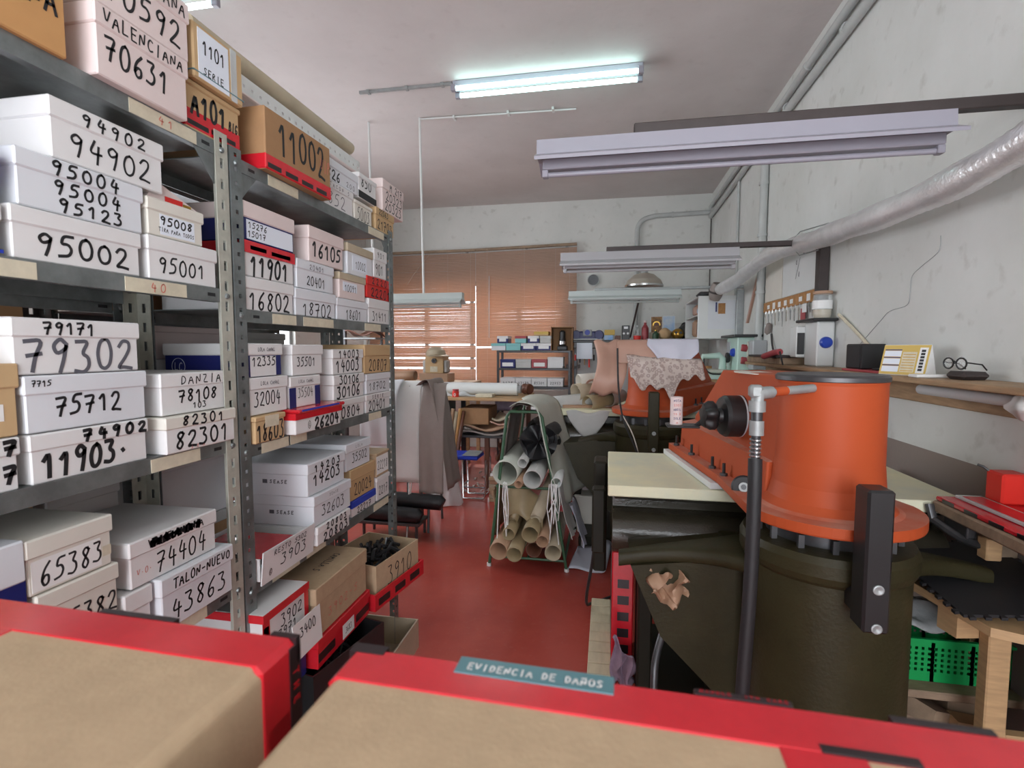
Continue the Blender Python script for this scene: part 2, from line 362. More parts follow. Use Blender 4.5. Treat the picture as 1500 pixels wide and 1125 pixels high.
b.box(WX0, WX1, BW, BW + .2, 0, WZ0, 'plaster_back'); b.box(WX0, WX1, BW, BW + .2, WZ1, ZC, 'plaster_back')
struct('wall_back', b)
b = MB(); b.box(LW - .2, -1.3, RW - .2, RW, 0, ZC, 'plaster_back'); b.box(1.3, R + .2, RW - .2, RW, 0, ZC, 'plaster_back'); b.box(-1.3, 1.3, RW - .2, RW, 2.95, ZC, 'plaster_back')
struct('wall_rear', b)
b = MB(); b.box(-1.3, -1.22, RW - .1, RW + .04, 0, 2.95, 'grey_metal'); b.box(1.22, 1.3, RW - .1, RW + .04, 0, 2.95, 'grey_metal'); b.box(-1.22, 1.22, RW - .1, RW + .04, 2.87, 2.95, 'grey_metal')
struct('added_doorway', b)  # unseen door frame, added to go with the rear fill light
b = MB()
b.box(WX0, WX1, BW + .05, BW + .12, WZ0, WZ0 + .06, 'grey_metal'); b.box(WX0, WX1, BW + .05, BW + .12, WZ1 - .06, WZ1, 'grey_metal')
for x in (WX0, -2.78, -2.06, -1.34, WX1 - .06): b.box(x, x + .06, BW + .05, BW + .12, WZ0 + .06, WZ1 - .06, 'grey_metal')
win = struct('window_1', b)
obj('pane', MB().box(WX0 + .03, WX1 - .03, BW + .08, BW + .086, WZ0 + .03, WZ1 - .03, 'glass'), win)
# round vent hole in the back wall, with its sleeve
t = thing('wall_vent', 'round dark vent opening in the back wall right of the blinds', 'vent', (-.22, BW, 2.42))
obj('sleeve', MB().lathe([(.075, .03), (.085, .03), (.085, -.012), (.075, -.012), (.075, .03)], (-.22, BW - .01, 2.47), 'pvc', axis=(0, -1, 0)), t)
obj('opening', MB().cyl((-.22, BW - .002, 2.47), (-.22, BW - .006, 2.47), .075, 'dark_steel', 24), t)

# ------------------------------------------------------------------ venetian blinds
def blind(x0, x1, z1a, z1b, z0, gaps, label, tilt, cords, yb=7.40):
    t = thing('venetian_blind', label, 'blind', ((x0 + x1) / 2, yb, z0), 'wooden venetian blinds on the back wall')
    zt = max(z1a, z1b)
    sl = MB(); rnd = random.Random(x0); z = z0 + .03; k = 0
    n = int((zt - z0 - .05) / .025)
    for i in range(n):
        f = i / n; zz0 = z0 + .03 + f * (z1a - z0 - .06); zz1 = z0 + .03 + f * (z1b - z0 - .06); zm = (zz0 + zz1) / 2
        if any(abs(zm - g) < .0125 for g in gaps): continue
        a = (tilt if zm < 2.15 else tilt + .16) + rnd.uniform(-.03, .03); dy = math.cos(a) * .0145; dz = math.sin(a) * .0145; dr = rnd.uniform(-.002, .002); ny, nz = -math.sin(a) * .004, math.cos(a) * .004
        sec = [(-dy, -dz), (-dy * .45 + ny, -dz * .45 + nz), (dy * .45 + ny, dz * .45 + nz), (dy, dz)]
        vs = [(x, yb + sy + th, zz + sz) for th in (-.0007, .0007) for x, zz in ((x0, zz0), ((x0 + x1) / 2, zm + dr), (x1, zz1)) for sy, sz in sec]
        q_ = lambda k, c, r: k * 12 + c * 4 + r
        fs = [(q_(0, c, r), q_(0, c + 1, r), q_(0, c + 1, r + 1), q_(0, c, r + 1)) for c in (0, 1) for r in range(3)] + [(q_(1, c, r), q_(1, c, r + 1), q_(1, c + 1, r + 1), q_(1, c + 1, r)) for c in (0, 1) for r in range(3)]
        fs += [(q_(0, c, r), q_(1, c, r), q_(1, c + 1, r), q_(0, c + 1, r)) if r == 0 else (q_(0, c, r), q_(0, c + 1, r), q_(1, c + 1, r), q_(1, c, r)) for c in (0, 1) for r in (0, 3)]
        sl.add(vs, fs, 'blind_wood')
    obj('slats', sl, t)
    X = Matrix.Translation(((x0 + x1) / 2, yb, (z1a + z1b) / 2)) @ Matrix.Rotation(-math.atan2(z1b - z1a, x1 - x0), 4, 'Y')
    obj('head_rail', MB().cbox(-(x1 - x0) / 2, (x1 - x0) / 2, -.02, .02, -.018, .018, 'grey_wood', X=X), t)
    obj('bottom_rail', MB().cbox(x0, x1, yb - .012, yb + .012, z0, z0 + .02, 'blind_wood'), t)
    for bx_ in (x0 + .15, (x0 + x1) / 2, x1 - .15): obj('mounting_bracket', MB().box(bx_ - .015, bx_ + .015, yb + .015, BW, (z1a + z1b) / 2 - .014, (z1a + z1b) / 2 + .014, 'grey_metal'), t)
    for cx in cords:
        c = MB(); c.tube([(cx, yb - .02, z1b - .03), (cx, yb - .02, z0 + .01)], .0022, 'blind_cord', 5); obj('cord', c, t)
    return t
bl = blind(-3.62, -1.93, 2.925, 2.935, 1.02, (2.175, 1.555, 1.36, 1.19), 'left wooden blind on the back wall, amber light leaking between its slats', 1.03, (-3.2, -2.75, -2.35, -2.0))
br = blind(-1.925, -.45, 2.935, 2.97, .97, (1.51,), 'right wooden blind on the back wall, closed, behind the small shelf of shoe boxes', 1.12, (-1.75, -1.2, -.75, -.55))
obj('tilt_wand', MB().tube([(-1.72, 7.37, 2.55), (-1.72, 7.36, 1.65)], .006, 'tube_off', 6), br)
obj('pull_cord', MB().tube([(-2.62, 7.37, 2.9), (-2.86, 7.36, 2.62), (-2.98, 7.36, 2.45)], .004, 'blind_cord', 5), bl)

# ------------------------------------------------------------------ lamps
def ceiling_lamp(xc, yc, L, label, tube='tube_lit'):
    t = thing('ceiling_lamp', label, 'lamp', (xc, yc, ZC), 'twin-tube ceiling lamps')
    z = ZC - .05
    obj('housing', MB().cbox(xc - L / 2 - .02, xc + L / 2 + .02, yc - .03, yc + .03, z - .02, ZC - .001, 'fixture', .006), t)
    for dy in (-.06, .06):
        obj('tube', MB().cyl((xc - L / 2 + .02, yc + dy, z - .03), (xc + L / 2 - .02, yc + dy, z - .03), .017, tube, 12), t)
        for sx in (-1, 1): obj('lamp_holder', MB().cbox(xc + sx * L / 2 - .02, xc + sx * L / 2 + .02, yc + dy - .018, yc + dy + .018, z - .052, z + .0, 'fixture', .004), t)
    return t
ceiling_lamp(-.50, 4.05, 1.42, 'lit twin-tube lamp in the middle of the ceiling, glowing cyan white')
ceiling_lamp(-3.0, 2.72, 1.42, 'lit twin-tube lamp on the ceiling behind the tall shelves', 'tube_lit_dim')
ceiling_lamp(-.6, .35, 1.42, 'added lit twin-tube lamp, out of view over the taped cartons')  # extra lamp added overhead, out of view, to brighten the near end
t = MB(); t.box(-2.03, -1.24, 4.04, 4.06, ZC - .022, ZC, 'grey_metal')
for x in (-1.95, -1.62, -1.32): t.box(x - .012, x + .012, 4.03, 4.07, ZC - .026, ZC, 'grey_metal')
one('cable_duct', t, 'thin grey cable duct on the ceiling leading to the lit lamp', 'cable duct')

def hanging_lamp(xc, y, z, L, label, sc=1.0, fm='fixture'):
    t = thing('hanging_lamp', label, 'lamp', (xc, y, z), 'unlit strip lamps with white reflectors')
    sec = [(-.035, 0), (.035, 0), (.04, -.055), (.105, -.085), (.105, -.098), (.035, -.066), (-.035, -.066), (-.105, -.098), (-.105, -.085), (-.04, -.055)]
    sec = [(y + a * sc, z + c * sc) for a, c in sec]
    obj('reflector', MB().prism(sec, xc - L / 2, xc + L / 2, fm, 'yz'), t)
    obj('batten', MB().cbox(xc - L / 2 + .02, xc + L / 2 - .02, y - .022 * sc, y + .022 * sc, z - .108 * sc, z - .0665 * sc, fm, .004), t)
    for sx in (-1, 1): obj('lamp_holder', MB().cbox(xc + sx * (L / 2 - .03) - .012, xc + sx * (L / 2 - .03) + .012, y - .016, y + .016, z - .135 * sc, z - .106 * sc, fm, .003), t)
    obj('tube', MB().cyl((xc - L / 2 + .04, y, z - .124 * sc), (xc + L / 2 - .04, y, z - .124 * sc), .010, fm, 10), t)
    return t
lampA = hanging_lamp(.43, 2.05, 2.300, 1.42, 'largest unlit strip lamp, hanging nearest on the right')
one('lamp_arm', MB().cbox(.085, R - .001, 2.03, 2.07, 2.3015, 2.342, 'brown_metal'), 'dark steel arm off the right wall holding the nearest strip lamp', 'arm', 'wall arms for strip lamps')
lampB = hanging_lamp(.25, 3.62, 2.155, 1.16, 'unlit strip lamp, middle one of three along the right wall', fm='fixture_grey')
t = thing('lamp_arm', 'dark steel arm and wall post holding the middle strip lamp', 'arm', (R - .03, 3.62, 1.72), 'wall arms for strip lamps')
obj('arm', MB().cbox(-.02, R - .06, 3.605, 3.64, 2.155, 2.19, 'brown_metal'), t)
obj('post', MB().cbox(R - .06, R - .001, 3.59, 3.66, 1.72, 2.2, 'brown_metal'), t)
lampC = hanging_lamp(.16, 5.7, 2.12, 1.18, 'unlit strip lamp, farthest of three along the right wall', fm='fixture_pale')
one('lamp_arm', MB().cbox(-.15, R, 5.685, 5.72, 2.12, 2.15, 'grey_metal'), 'grey steel arm holding the farthest strip lamp', 'arm', 'wall arms for strip lamps')
lampD = hanging_lamp(-1.9, 4.6, 2.01, 1.16, 'unlit strip lamp on a rod in front of the left blind', fm='fixture_pale')
obj('rod', MB().tube([(-1.70, 4.6, 2.01), (-1.72, 4.6, ZC)], .011, 'pvc_white', 8), lampD)
obj('rod', MB().tube([(-2.2, 4.6, 2.01), (-2.22, 4.6, ZC)], .011, 'pvc_white', 8), lampD)
b = MB(); b.tube([(-1.72, 4.6, ZC - .012), (-.3, 4.66, ZC - .012)], .008, 'pvc_white', 6)
for x in (-1.4, -.9, -.5): b.box(x - .01, x + .01, 4.60, 4.67, ZC - .025, ZC, 'pvc_white')
one('cable', b, 'thin white cable clipped along the ceiling to the rod lamp', 'cable')

# ------------------------------------------------------------------ pipes on the walls
def pipe(pts, r, m, label, clips=(), name='conduit_pipe', cat='pipe', n=12, group='conduits along the walls'):
    t = thing(name, label, cat, pts[0], group)
    obj('pipe_run', MB().tube(pts, r, m, n), t)
    for c, ax in clips:
        obj('clip', MB().lathe([(r * .9, -.012), (r * 1.25, -.012), (r * 1.25, .012), (r * .9, .012)], c, m, 12, ax), t)
    return t
def arc(c, r, a0, a1, u, w_, n=7):
    return [tuple(V(c) + V(u) * r * math.cos(a0 + (a1 - a0) * i / n) + V(w_) * r * math.sin(a0 + (a1 - a0) * i / n)) for i in range(n + 1)]
yb = BW - .035
pipe([(R - .03, yb, 3.34)] + [(.62, yb, 3.325)] + arc((.55, yb, 3.135), .17, PI / 2, PI, (1, 0, 0), (0, 0, 1))[1:] + [(.375, yb, 1.7)], .032, 'pvc', 'thick grey conduit bending down the back wall beside the dome lamp', [((.85, yb, 3.33), (1, 0, 0)), ((.38, yb, 2.2), (0, 0, 1))])
pipe([(R - .035, -1.5, 3.52), (R - .035, 7.4, 3.40)], .026, 'pvc', 'upper grey conduit along the right wall under the ceiling', [((R - .035, y, 3.52 - (y + 1.5) * .0135), (0, 1, 0)) for y in (3.0, 4.0, 5.2)])
pipe([(R - .035, -1.5, 3.36), (R - .035, 4.6, 3.33), (R - .035, 7.4, 3.27)], .030, 'pvc', 'lower grey conduit along the right wall under the ceiling', [((R - .035, y, 3.345), (0, 1, 0)) for y in (3.4, 4.4)])
pipe([(R - .035, 4.95, 3.32), (R - .035, 4.97, 1.56)], .034, 'pvc', 'grey conduit down the right wall to the box with red sockets', [((R - .035, 4.96, z), (0, 0, 1)) for z in (2.95, 2.5, 2.0)])
pipe([(R - .02, 5.95, 3.36), (R - .02, 5.95, 1.7)], .014, 'pvc', 'slim grey conduit down the right wall near the far corner', [((R - .02, 5.95, 1.9), (0, 0, 1))])
pipe([(R - .02, yb - .02, 3.3), (R - .02, yb - .02, 1.9)], .008, 'brown_metal', 'thin dark cable down the far right corner', n=6)

# silver flexible duct sagging along the right wall
pth = [(1.22, .9, 2.30), (1.21, 1.4, 2.16), (1.20, 1.8, 2.105), (1.20, 2.15, 2.085), (1.20, 2.6, 2.095), (1.2, 3.0, 2.12), (1.205, 3.35, 2.14), (1.21, 3.8, 2.185), (1.20, 4.3, 2.205), (1.19, 4.8, 2.17), (1.17, 5.15, 2.13), (1.11, 5.56, 2.095)]
def cat_rom(P, k):
    out = []
    for i in range(len(P) - 1):
        p0, p1, p2, p3 = V(P[max(i - 1, 0)]), V(P[i]), V(P[i + 1]), V(P[min(i + 2, len(P) - 1)])
        for j in range(k):
            t_ = j / k; out.append(.5 * ((2 * p1) + (p2 - p0) * t_ + (2 * p0 - 5 * p1 + 4 * p2 - p3) * t_ ** 2 + (3 * p1 - p0 - 3 * p2 + p3) * t_ ** 3))
    return out + [V(P[-1])]
q = cat_rom(pth, 16); rr = [.055 + (.004 if i % 2 else 0) + .003 * math.sin(i * .31) for i in range(len(q))]
t = thing('flexible_duct', 'silver foil flexible duct sagging along the right wall', 'duct', pth[0])
obj('hose', MB().tube(q, rr, 'foil', 18), t)
st = MB()
for y, z in ((1.62, 2.13), (3.62, 2.17)): st.tube([(R - .006, y, z + .12), (1.2, y, z + .075), (1.14, y, z), (1.2, y, z - .075), (R - .006, y, z - .03)], .004, 'grey_metal', 6)
obj('strap', st, t)
t = thing('dust_filter_bag', 'wrinkled grey filter bag strapped at the far end of the silver duct', 'filter bag', (1.09, 5.63, 1.98))
obj('bag', MB().lathe([(.02, -.09), (.05, -.085), (.066, -.04), (.070, .02), (.060, .06), (.052, .09)], (1.09, 5.635, 2.08), 'taupe_leather', 18, (.1, -.35, .8)), t)
obj('strap', MB().lathe([(.066, -.008), (.073, -.008), (.073, .012), (.067, .012)], (1.09, 5.635, 2.08), 'brown_metal', 18, (.1, -.35, .8)), t)
# ================================================================== SHELVING AND SHOE BOXES
XF, XB = -1.0, -1.3
def holes_flange(mb, o, ua, wa, H, n, hw, hh, m, pitch=None, off=0):
    """flat steel strip of width wa and height H with a column of real holes"""
    o = V(o); ua = V(ua); nn = ua.cross(V((0, 0, 1))); p = H / n
    def plate(a0, a1, z0, z1):
        vs = []
        for d in (-.001, .001):
            for a, z in ((a0, z0), (a1, z0), (a1, z1), (a0, z1)): vs.append(o + ua * a + V((0, 0, z)) + nn * d)
        mb.add(vs, [(3, 2, 1, 0), (4, 5, 6, 7), (0, 1, 5, 4), (1, 2, 6, 5), (2, 3, 7, 6), (3, 0, 4, 7)], m)
    c = wa / 2 + off
    plate(0, c - hw / 2, 0, H); plate(c + hw / 2, wa, 0, H); z = 0
    for i in range(n):
        zc = (i + .5) * p; plate(c - hw / 2, c + hw / 2, z, zc - hh / 2); z = zc + hh / 2
    plate(c - hw / 2, c + hw / 2, z, H)
def upright(parent, x, y, sx, sy, H, m, slot):
    """L post: one flange faces the aisle, one faces along it"""
    b = MB(); w_ = .044
    n, hw, hh = (int(H / .052), .011, .026) if slot else (int(H / .0375), .011, .011)
    holes_flange(b, (x, y if sy > 0 else y - w_, 0), (0, 1, 0), w_, H, n, hw, hh, m)
    holes_flange(b, (x if sx > 0 else x - w_, y, 0), (1, 0, 0), w_, H, n, hw, hh, m)
    return obj('upright', b, parent)
def unit(label, y0, y1, tops, H, m, slot, lip=.035, x0=XB, x1=XF, labels=True, gusset=True):
    t = thing('shelving_unit', label, 'shelving', ((x0 + x1) / 2, (y0 + y1) / 2, 0), 'galvanised slotted-angle shelving')
    for x, sx in ((x1 + .002, -1), (x0 - .002, 1)):
        upright(t, x, y0, sx, 1, H, m, slot); upright(t, x, y1, sx, -1, H, m, slot)
    for i, z in enumerate(tops):
        b = MB(); b.box(x0, x1, y0 + .004, y1 - .004, z - .003, z, 'galvanised')
        b.box(x1 - .0025, x1, y0 + .045, y1 - .045, z - lip, z - .003, 'galvanised'); b.box(x0, x0 + .0025, y0 + .045, y1 - .045, z - lip, z - .003, 'galvanised')
        b.box(x1 - .018, x1 - .0025, y0 + .045, y1 - .045, z - lip, z - lip + .002, 'galvanised')
        for yy in (y0 + .075, y1 - .085): b.cbox(x1, x1 + .0006, yy, yy + .026, z - lip * .62, z - lip * .38, 'ink', .0003)
        sh = obj('shelf', b, t)
        if labels:
            for a, c, tx in labels.get(i, []):
                lb = MB(); lb.box(x1 + .0002, x1 + .0014, a, c, z - lip + .001, z - .004, 'cream_label')
                if tx: lb.text(tx, (x1 + .0016, (a + c) / 2, z - lip / 2 - .002), (0, 1, 0), (0, 0, 1), .05, .018, .0022, 'red_ink')
                obj('label_strip', lb, sh, 'cream paper strip stuck on the shelf edge')
        for yy in (y0 + .022, y1 - .022): obj('bolt', MB().lathe([(.0, .006), (.006, .005), (.008, 0)], (x1 + .003, yy, z - lip / 2), 'galvanised', 8, (1, 0, 0)), sh)
        if gusset and i == 0:
            obj('gusset', MB().prism([(y0 + .044, z - lip), (y0 + .11, z - lip), (y0 + .044, z - .11)], x1 - .004, x1 - .002, 'galvanised', 'yz'), t)
            obj('gusset', MB().prism([(y1 - .044, z - lip), (y1 - .11, z - lip), (y1 - .044, z - .11)], x1 - .004, x1 - .002, 'galvanised', 'yz'), t)
    return t
AL, BL, CL, DL, EL = 2.032, 1.655, 1.255, .850, .45
unit('nearest shelving bay, its key-slot post left of the other bay', .232, 1.232, (AL, BL, CL, DL, EL, .08), 2.06, 'cream_metal', True,
     labels={0: [(.95, 1.13, '41')], 1: [(.66, .75, ''), (.92, 1.08, '40')], 2: [(.96, 1.10, '')], 3: [(1.0, 1.10, '')]})
AR, BR, CR, DR, ER, FR = 2.018, 1.608, 1.224, .818, .43, .06
unit('far shelving bay with round-holed posts, ending at the aisle', 1.240, 2.290, (AR, BR, CR, DR, ER, FR), 2.04, 'galvanised', False,
     labels={0: [(1.40, 1.55, ''), (2.05, 2.20, '')], 1: [(1.40, 1.52, ''), (1.56, 1.75, ''), (2.0, 2.15, '')], 2: [(1.33, 1.46, ''), (1.47, 1.56, ''), (2.02, 2.14, '')], 3: [(1.36, 1.50, ''), (1.54, 1.66, ''), (2.05, 2.2, '')]})
unit('rear shelving standing back to back behind the nearest bay', .232, 1.232, (2.032, 1.63, 1.25, .85, .45, .08), 2.06, 'galvanised', True, x0=-1.64, x1=-1.335, labels=False, gusset=False)
unit('rear shelving standing back to back behind the far bay', 1.240, 2.290, (2.018, 1.608, 1.224, .818, .43, .06), 2.04, 'galvanised', False, x0=-1.64, x1=-1.335, labels=False, gusset=False)

COLN = {'white_card': 'white', 'cool_card': 'cool white', 'cream_card': 'cream', 'pink_card': 'pinkish white', 'tan_card': 'tan', 'brown_kraft': 'brown', 'kraft': 'kraft brown', 'orange_kraft': 'orange brown', 'red_card': 'red', 'navy': 'navy blue', 'blue': 'blue', 'red_tape': 'red', 'teal_card': 'teal', 'grey_leather': 'grey'}
def shoe_box(y0, y1, z0, z1, lid=None, body=None, lidt=None, m='white_card', ml=None, lab=None, xf=XF, d=.285, rz=0, lf=.34, extra=None, name='shoe_box', cat='box', group=None, side=None, logo=False):
    """lidded card box, long side running back into the shelf; lettering belongs to the face it is written on.
    lidt / body: list of (string, centre along the face 0..1, centre up 0..1, width 0..1, height 0..1, pen width, ink)"""
    w_, h = y1 - y0, z1 - z0; ml = ml or m; lh = h * lf
    t = thing(name, lab, cat, (xf - d / 2, (y0 + y1) / 2, z0), group, rz=rz or 1e-9)
    hx, hy = d / 2 - .004, w_ / 2 - .004
    b = MB(); b.cbox(-hx, hx, -hy, hy, 0, h - .004, m, .0025)
    def write(mb, rows, x, yw, za, zh):
        for s_, cy, cz, ww, hh, pen, ink in rows or []:
            mb.text(s_, (x, (cy - .5) * yw, za + cz * zh), (0, 1, 0), (0, 0, 1), ww * yw, hh * zh, pen, ink)
    write(b, body, hx, w_, 0, h - lh)
    for kind_, a0, a1, c0, c1, mm in (extra or []):
        if kind_ == 'patch': b.box(hx, hx + .0006, (a0 - .5) * w_, (a1 - .5) * w_, c0 * h, c1 * h, mm)
        if kind_ == 'band': b.box(-hx - .0006, hx + .0004, -hy - .0006, hy + .0006, c0 * h, c1 * h, mm)
    if side:
        b.box(-.03, -.012, -hy - .0006, -hy, .38 * h, .50 * h, 'faded_ink'); b.text(side, (.03, -hy, .44 * h), (1, 0, 0), (0, 0, 1), .07, .011, .003, 'faded_ink')
    if logo:
        b.tube([(-.092 + .022 * math.cos(a), -hy - .0004, .030 + .024 * math.sin(a)) for a in [i * PI / 12 for i in range(25)]], .0008, 'blue_paper', 4); b.text('LC', (-.092, -hy, .030), (1, 0, 0), (0, 0, 1), .030, .022, .002, 'blue_paper'); b.text('LOLA CANAL', (.01, -hy, .014), (1, 0, 0), (0, 0, 1), .12, .010, .0012, 'faded_ink')
    obj('box_body', b, t)
    l = MB(); l.cbox(-hx - .004, hx + .004, -hy - .004, hy + .004, h - lh, h, ml, .003)
    write(l, lidt, hx + .004, w_, h - lh, lh)
    for kind_, a0, a1, c0, c1, mm in (extra or []):
        if kind_ == 'lidpatch': l.box(hx + .004, hx + .0046, (a0 - .5) * w_, (a1 - .5) * w_, c0 * h, c1 * h, mm)
        if kind_ == 'lidband': l.box(-hx - .0046, hx + .0046, -hy - .0046, hy + .0046, c0 * h, c1 * h, mm)
    obj('box_lid', l, t)
    return t
def T(s_, cy=.5, cz=.5, ww=.7, hh=.55, pen=.0045, ink='ink'): return (s_, cy, cz, ww, hh, pen, ink)
G1 = 'shoe boxes on the nearest bay'; G2 = 'shoe boxes on the far bay'
def L1(*a, **k): return shoe_box(*a, group=G1, **k)
def L2(*a, **k): return shoe_box(*a, group=G2, **k)
# --- nearest bay, top shelf
L1(.52, .822, AL, 2.235, body=[T('VALENCIANA', .5, .62, .9, .26, .006)], m='orange_kraft', lab='orange brown box at the left end of the top shelf, lettered in black', lf=.3, xf=-.985)
L1(.862, 1.088, AL, 2.168, [T('VALENCIANA', .5, .5, .86, .6, .0035)], [T('70631', .42, .62, .68, .5, .006)], [T('VALENCIANA', .5, .5, .86, .6, .0035)], m='pink_card', lab='pinkish white shoe box marked 70631 on the top shelf', xf=-.975, lf=.30)
L1(.862, 1.098, 2.170, 2.300, body=[T('70592', .5, .55, .8, .6, .006)], lidt=[T('VALENCIANA', .5, .5, .9, .6, .0035)], m='pink_card', lab='pinkish white shoe box marked 592, stacked on the 70631 box', xf=-.975)
t = shoe_box(1.10, 1.292, AL, 2.150, body=[T('A101', .42, .66, .62, .5, .009), T('BIG', .86, .58, .18, .22, .004)], m='tan_card', lab='tan box marked A101 BIG wrapped in red tape on the top shelf', group=G1, lf=.12, extra=[('band', 0, 1, .05, .42, 'red_tape'), ('patch', .05, .4, .10, .2, 'tape_black'), ('patch', .45, .9, .12, .22, 'tape_black')])
t = thing('shoe_box', 'tan box with a white paper marked 1101 SERIE, on the A101 box', 'box', (-1.13, 1.2, 2.152), G1)
b = MB(); b.cbox(-1.27, -.985, 1.115, 1.285, 2.152, 2.285, 'tan_card'); obj('box_body', b, t)
b = MB(); b.box(-.985, -.984, 1.13, 1.232, 2.158, 2.275, 'blue_paper'); b.text('1101', (-.984, 1.18, 2.237), (0, 1, 0), (0, 0, 1), .078, .032, .004); b.text('SERIE', (-.984, 1.178, 2.18), (0, 1, 0), (0, 0, 1), .07, .016, .0025); obj('paper_note', b, t, 'white paper note')
b = MB(); b.box(-1.272, -.9835, 1.113, 1.287, 2.168, 2.1705, 'tape_teal'); b.box(-.985, -.9842, 1.24, 1.262, 2.152, 2.285, 'plastic_film'); obj('packing_tape', b, t)
# --- second shelf
L1(.44, .704, BL, 1.742, m='cool_card', ml='white_card', lab='white shoe box with a blue stripe at the left end of the second shelf', extra=[('patch', .6, 1, .05, .12, 'blue')])
L1(.44, .700, 1.744, 1.83, m='white_card', ml='blue', lab='white shoe box with a blue lid, leftmost on the second shelf', lf=.5)
L1(.713, .965, BL, 1.747, body=[T('95002', .52, .55, .74, .62, .006)], lab='white shoe box marked 95002 at the bottom of the second shelf stack', m='white_card')
L1(.726, .976, 1.749, 1.848, body=[T('95004', .52, .74, .56, .36, .0048), T('95123', .54, .26, .54, .36, .0048)], lidt=[T('95004', .5, .48, .56, .72, .0048)], lab='white shoe box marked 95004 and 95123 on the 95002 box', m='cool_card')
L1(.787, 1.034, 1.850, 1.960, body=[T('94902', .5, .5, .74, .6, .005)], lidt=[T('94902', .52, .45, .6, .62, .0045)], lab='white shoe box marked 94902, topmost on the second shelf', m='white_card')
L1(.979, 1.186, BL, 1.752, body=[T('95001', .47, .55, .68, .56, .0048)], lab='white shoe box marked 95001 beside the key-slot post', m='white_card')
L1(.982, 1.146, 1.754, 1.836, body=[T('95008', .5, .68, .58, .34, .004), T('TIRA PARA TODOS', .5, .3, .62, .16, .0016)], lab='small white shoe box marked 95008 on the 95001 box', m='cream_card', extra=[('patch', .22, .82, .06, .62, 'blue_paper')])
# --- third shelf
L1(.46, .708, CL, 1.347, body=[T('7', .93, .5, .1, .5, .008)], lidt=[T('7', .93, .5, .1, .8, .008)], lab='white shoe box under the tan one at the left of the third shelf', m='white_card')
L1(.46, .713, 1.349, 1.474, lab='tan box at the left end of the third shelf', m='tan_card', extra=[('patch', .72, .9, .22, .45, 'paper'), ('patch', .8, .86, .15, .55, 'paper')])
L1(.72, .960, CL, 1.346, body=[T('11903.', .44, .55, .74, .78, .0085)], lidt=[T('74902', .68, .5, .62, .72, .007)], lab='white shoe box marked 74902 and 11903 on the third shelf', m='white_card')
L1(.717, .962, 1.348, 1.451, body=[T('75712', .48, .66, .55, .52, .0055)], lidt=[T('7715', .12, .6, .14, .3, .0022, )], lab='white shoe box marked 75712, middle of its third-shelf stack', m='cool_card')
L1(.703, .950, 1.453, 1.554, body=[T('79302', .5, .5, .88, .9, .0075, 'faded_ink')], lidt=[T('79171', .4, .52, .4, .62, .0045)], lab='white shoe box marked 79171 and 79302, topmost on the third shelf', m='white_card')
L1(.988, 1.214, CL, 1.341, body=[T('82301', .5, .52, .78, .72, .0062), T('S.E.M', .42, .12, .2, .12, .0015, 'red_ink')], lidt=[T('82301', .5, .52, .62, .8, .005)], lab='white shoe box marked 82301 by the post on the third shelf', ml='cream_card', xf=-.985)
L1(.994, 1.204, 1.343, 1.441, body=[T('78108', .54, .66, .6, .45, .005), T('103', .55, .26, .22, .22, .0028)], lidt=[T('DANZIA', .58, .5, .64, .62, .0028)], lab='white shoe box marked 78108 on the 82301 box', m='white_card')
# --- fourth shelf
L1(.46, .704, DL, .958, lab='white shoe box with a navy panel, lower one at the left of the fourth shelf', m='cool_card', extra=[('patch', .78, 1, .1, .6, 'navy')])
L1(.46, .703, .960, 1.165, lab='tall white shoe box with a navy panel at the left of the fourth shelf', m='cool_card', extra=[('patch', .8, 1, 0, .64, 'navy')], lf=.36)
L1(.715, .872, DL, .952, lab='cream shoe box lowest in the stack under 65382', m='cream_card')
L1(.715, .874, .954, 1.055, body=[T('65382', .58, .4, .78, .6, .0045)], lab='cream shoe box marked 65382 under the 65383 box', m='cream_card')
L1(.703, .866, 1.057, 1.160, body=[T('65383', .5, .5, .74, .6, .0045)], lab='cream shoe box marked 65383 on the fourth shelf', m='cream_card', extra=[('patch', .06, .84, .05, .6, 'paper'), ('patch', .86, .97, .2, .4, 'cream_label')])
L1(.880, .950, DL, .974, lab='narrow white box between the 65382 and 43863 boxes', m='white_card')
t = L1(.956, 1.184, DL, .976, body=[T('43863', .5, .5, .78, .55, .005)], lidt=[T('TALON-NUEVO', .54, .5, .8, .5, .0038)], lab='white shoe box marked 43863 beside the post', m='cool_card', xf=-.985)
L1(.897, 1.148, .978, 1.082, body=[T('74404', .56, .52, .6, .68, .0045), T('V.0.W', .17, .45, .2, .2, .0015, 'red_ink')], lidt=[T('74404', .5, .5, .62, .5, .006), T('NNNNNNNNN', .49, .5, .58, .42, .006), T('ZZZZZZZZ', .48, .46, .58, .34, .006), T('VALENCIANA', .5, .5, .64, .5, .003)], lab='white shoe box marked 74404 with a scribbled-out word on its lid', m='white_card')
# --- lower shelf, half hidden behind the carton
for i, (a, c, z0, z1) in enumerate(((.5, .72, EL, .60), (.74, .96, EL, .58), (.98, 1.19, EL, .60))):
    L1(a, c, z0, z1, lab='white shoe box on the dim lower shelf, %s' % ('left one', 'middle one', 'right one beside the post')[i], m='white_card')
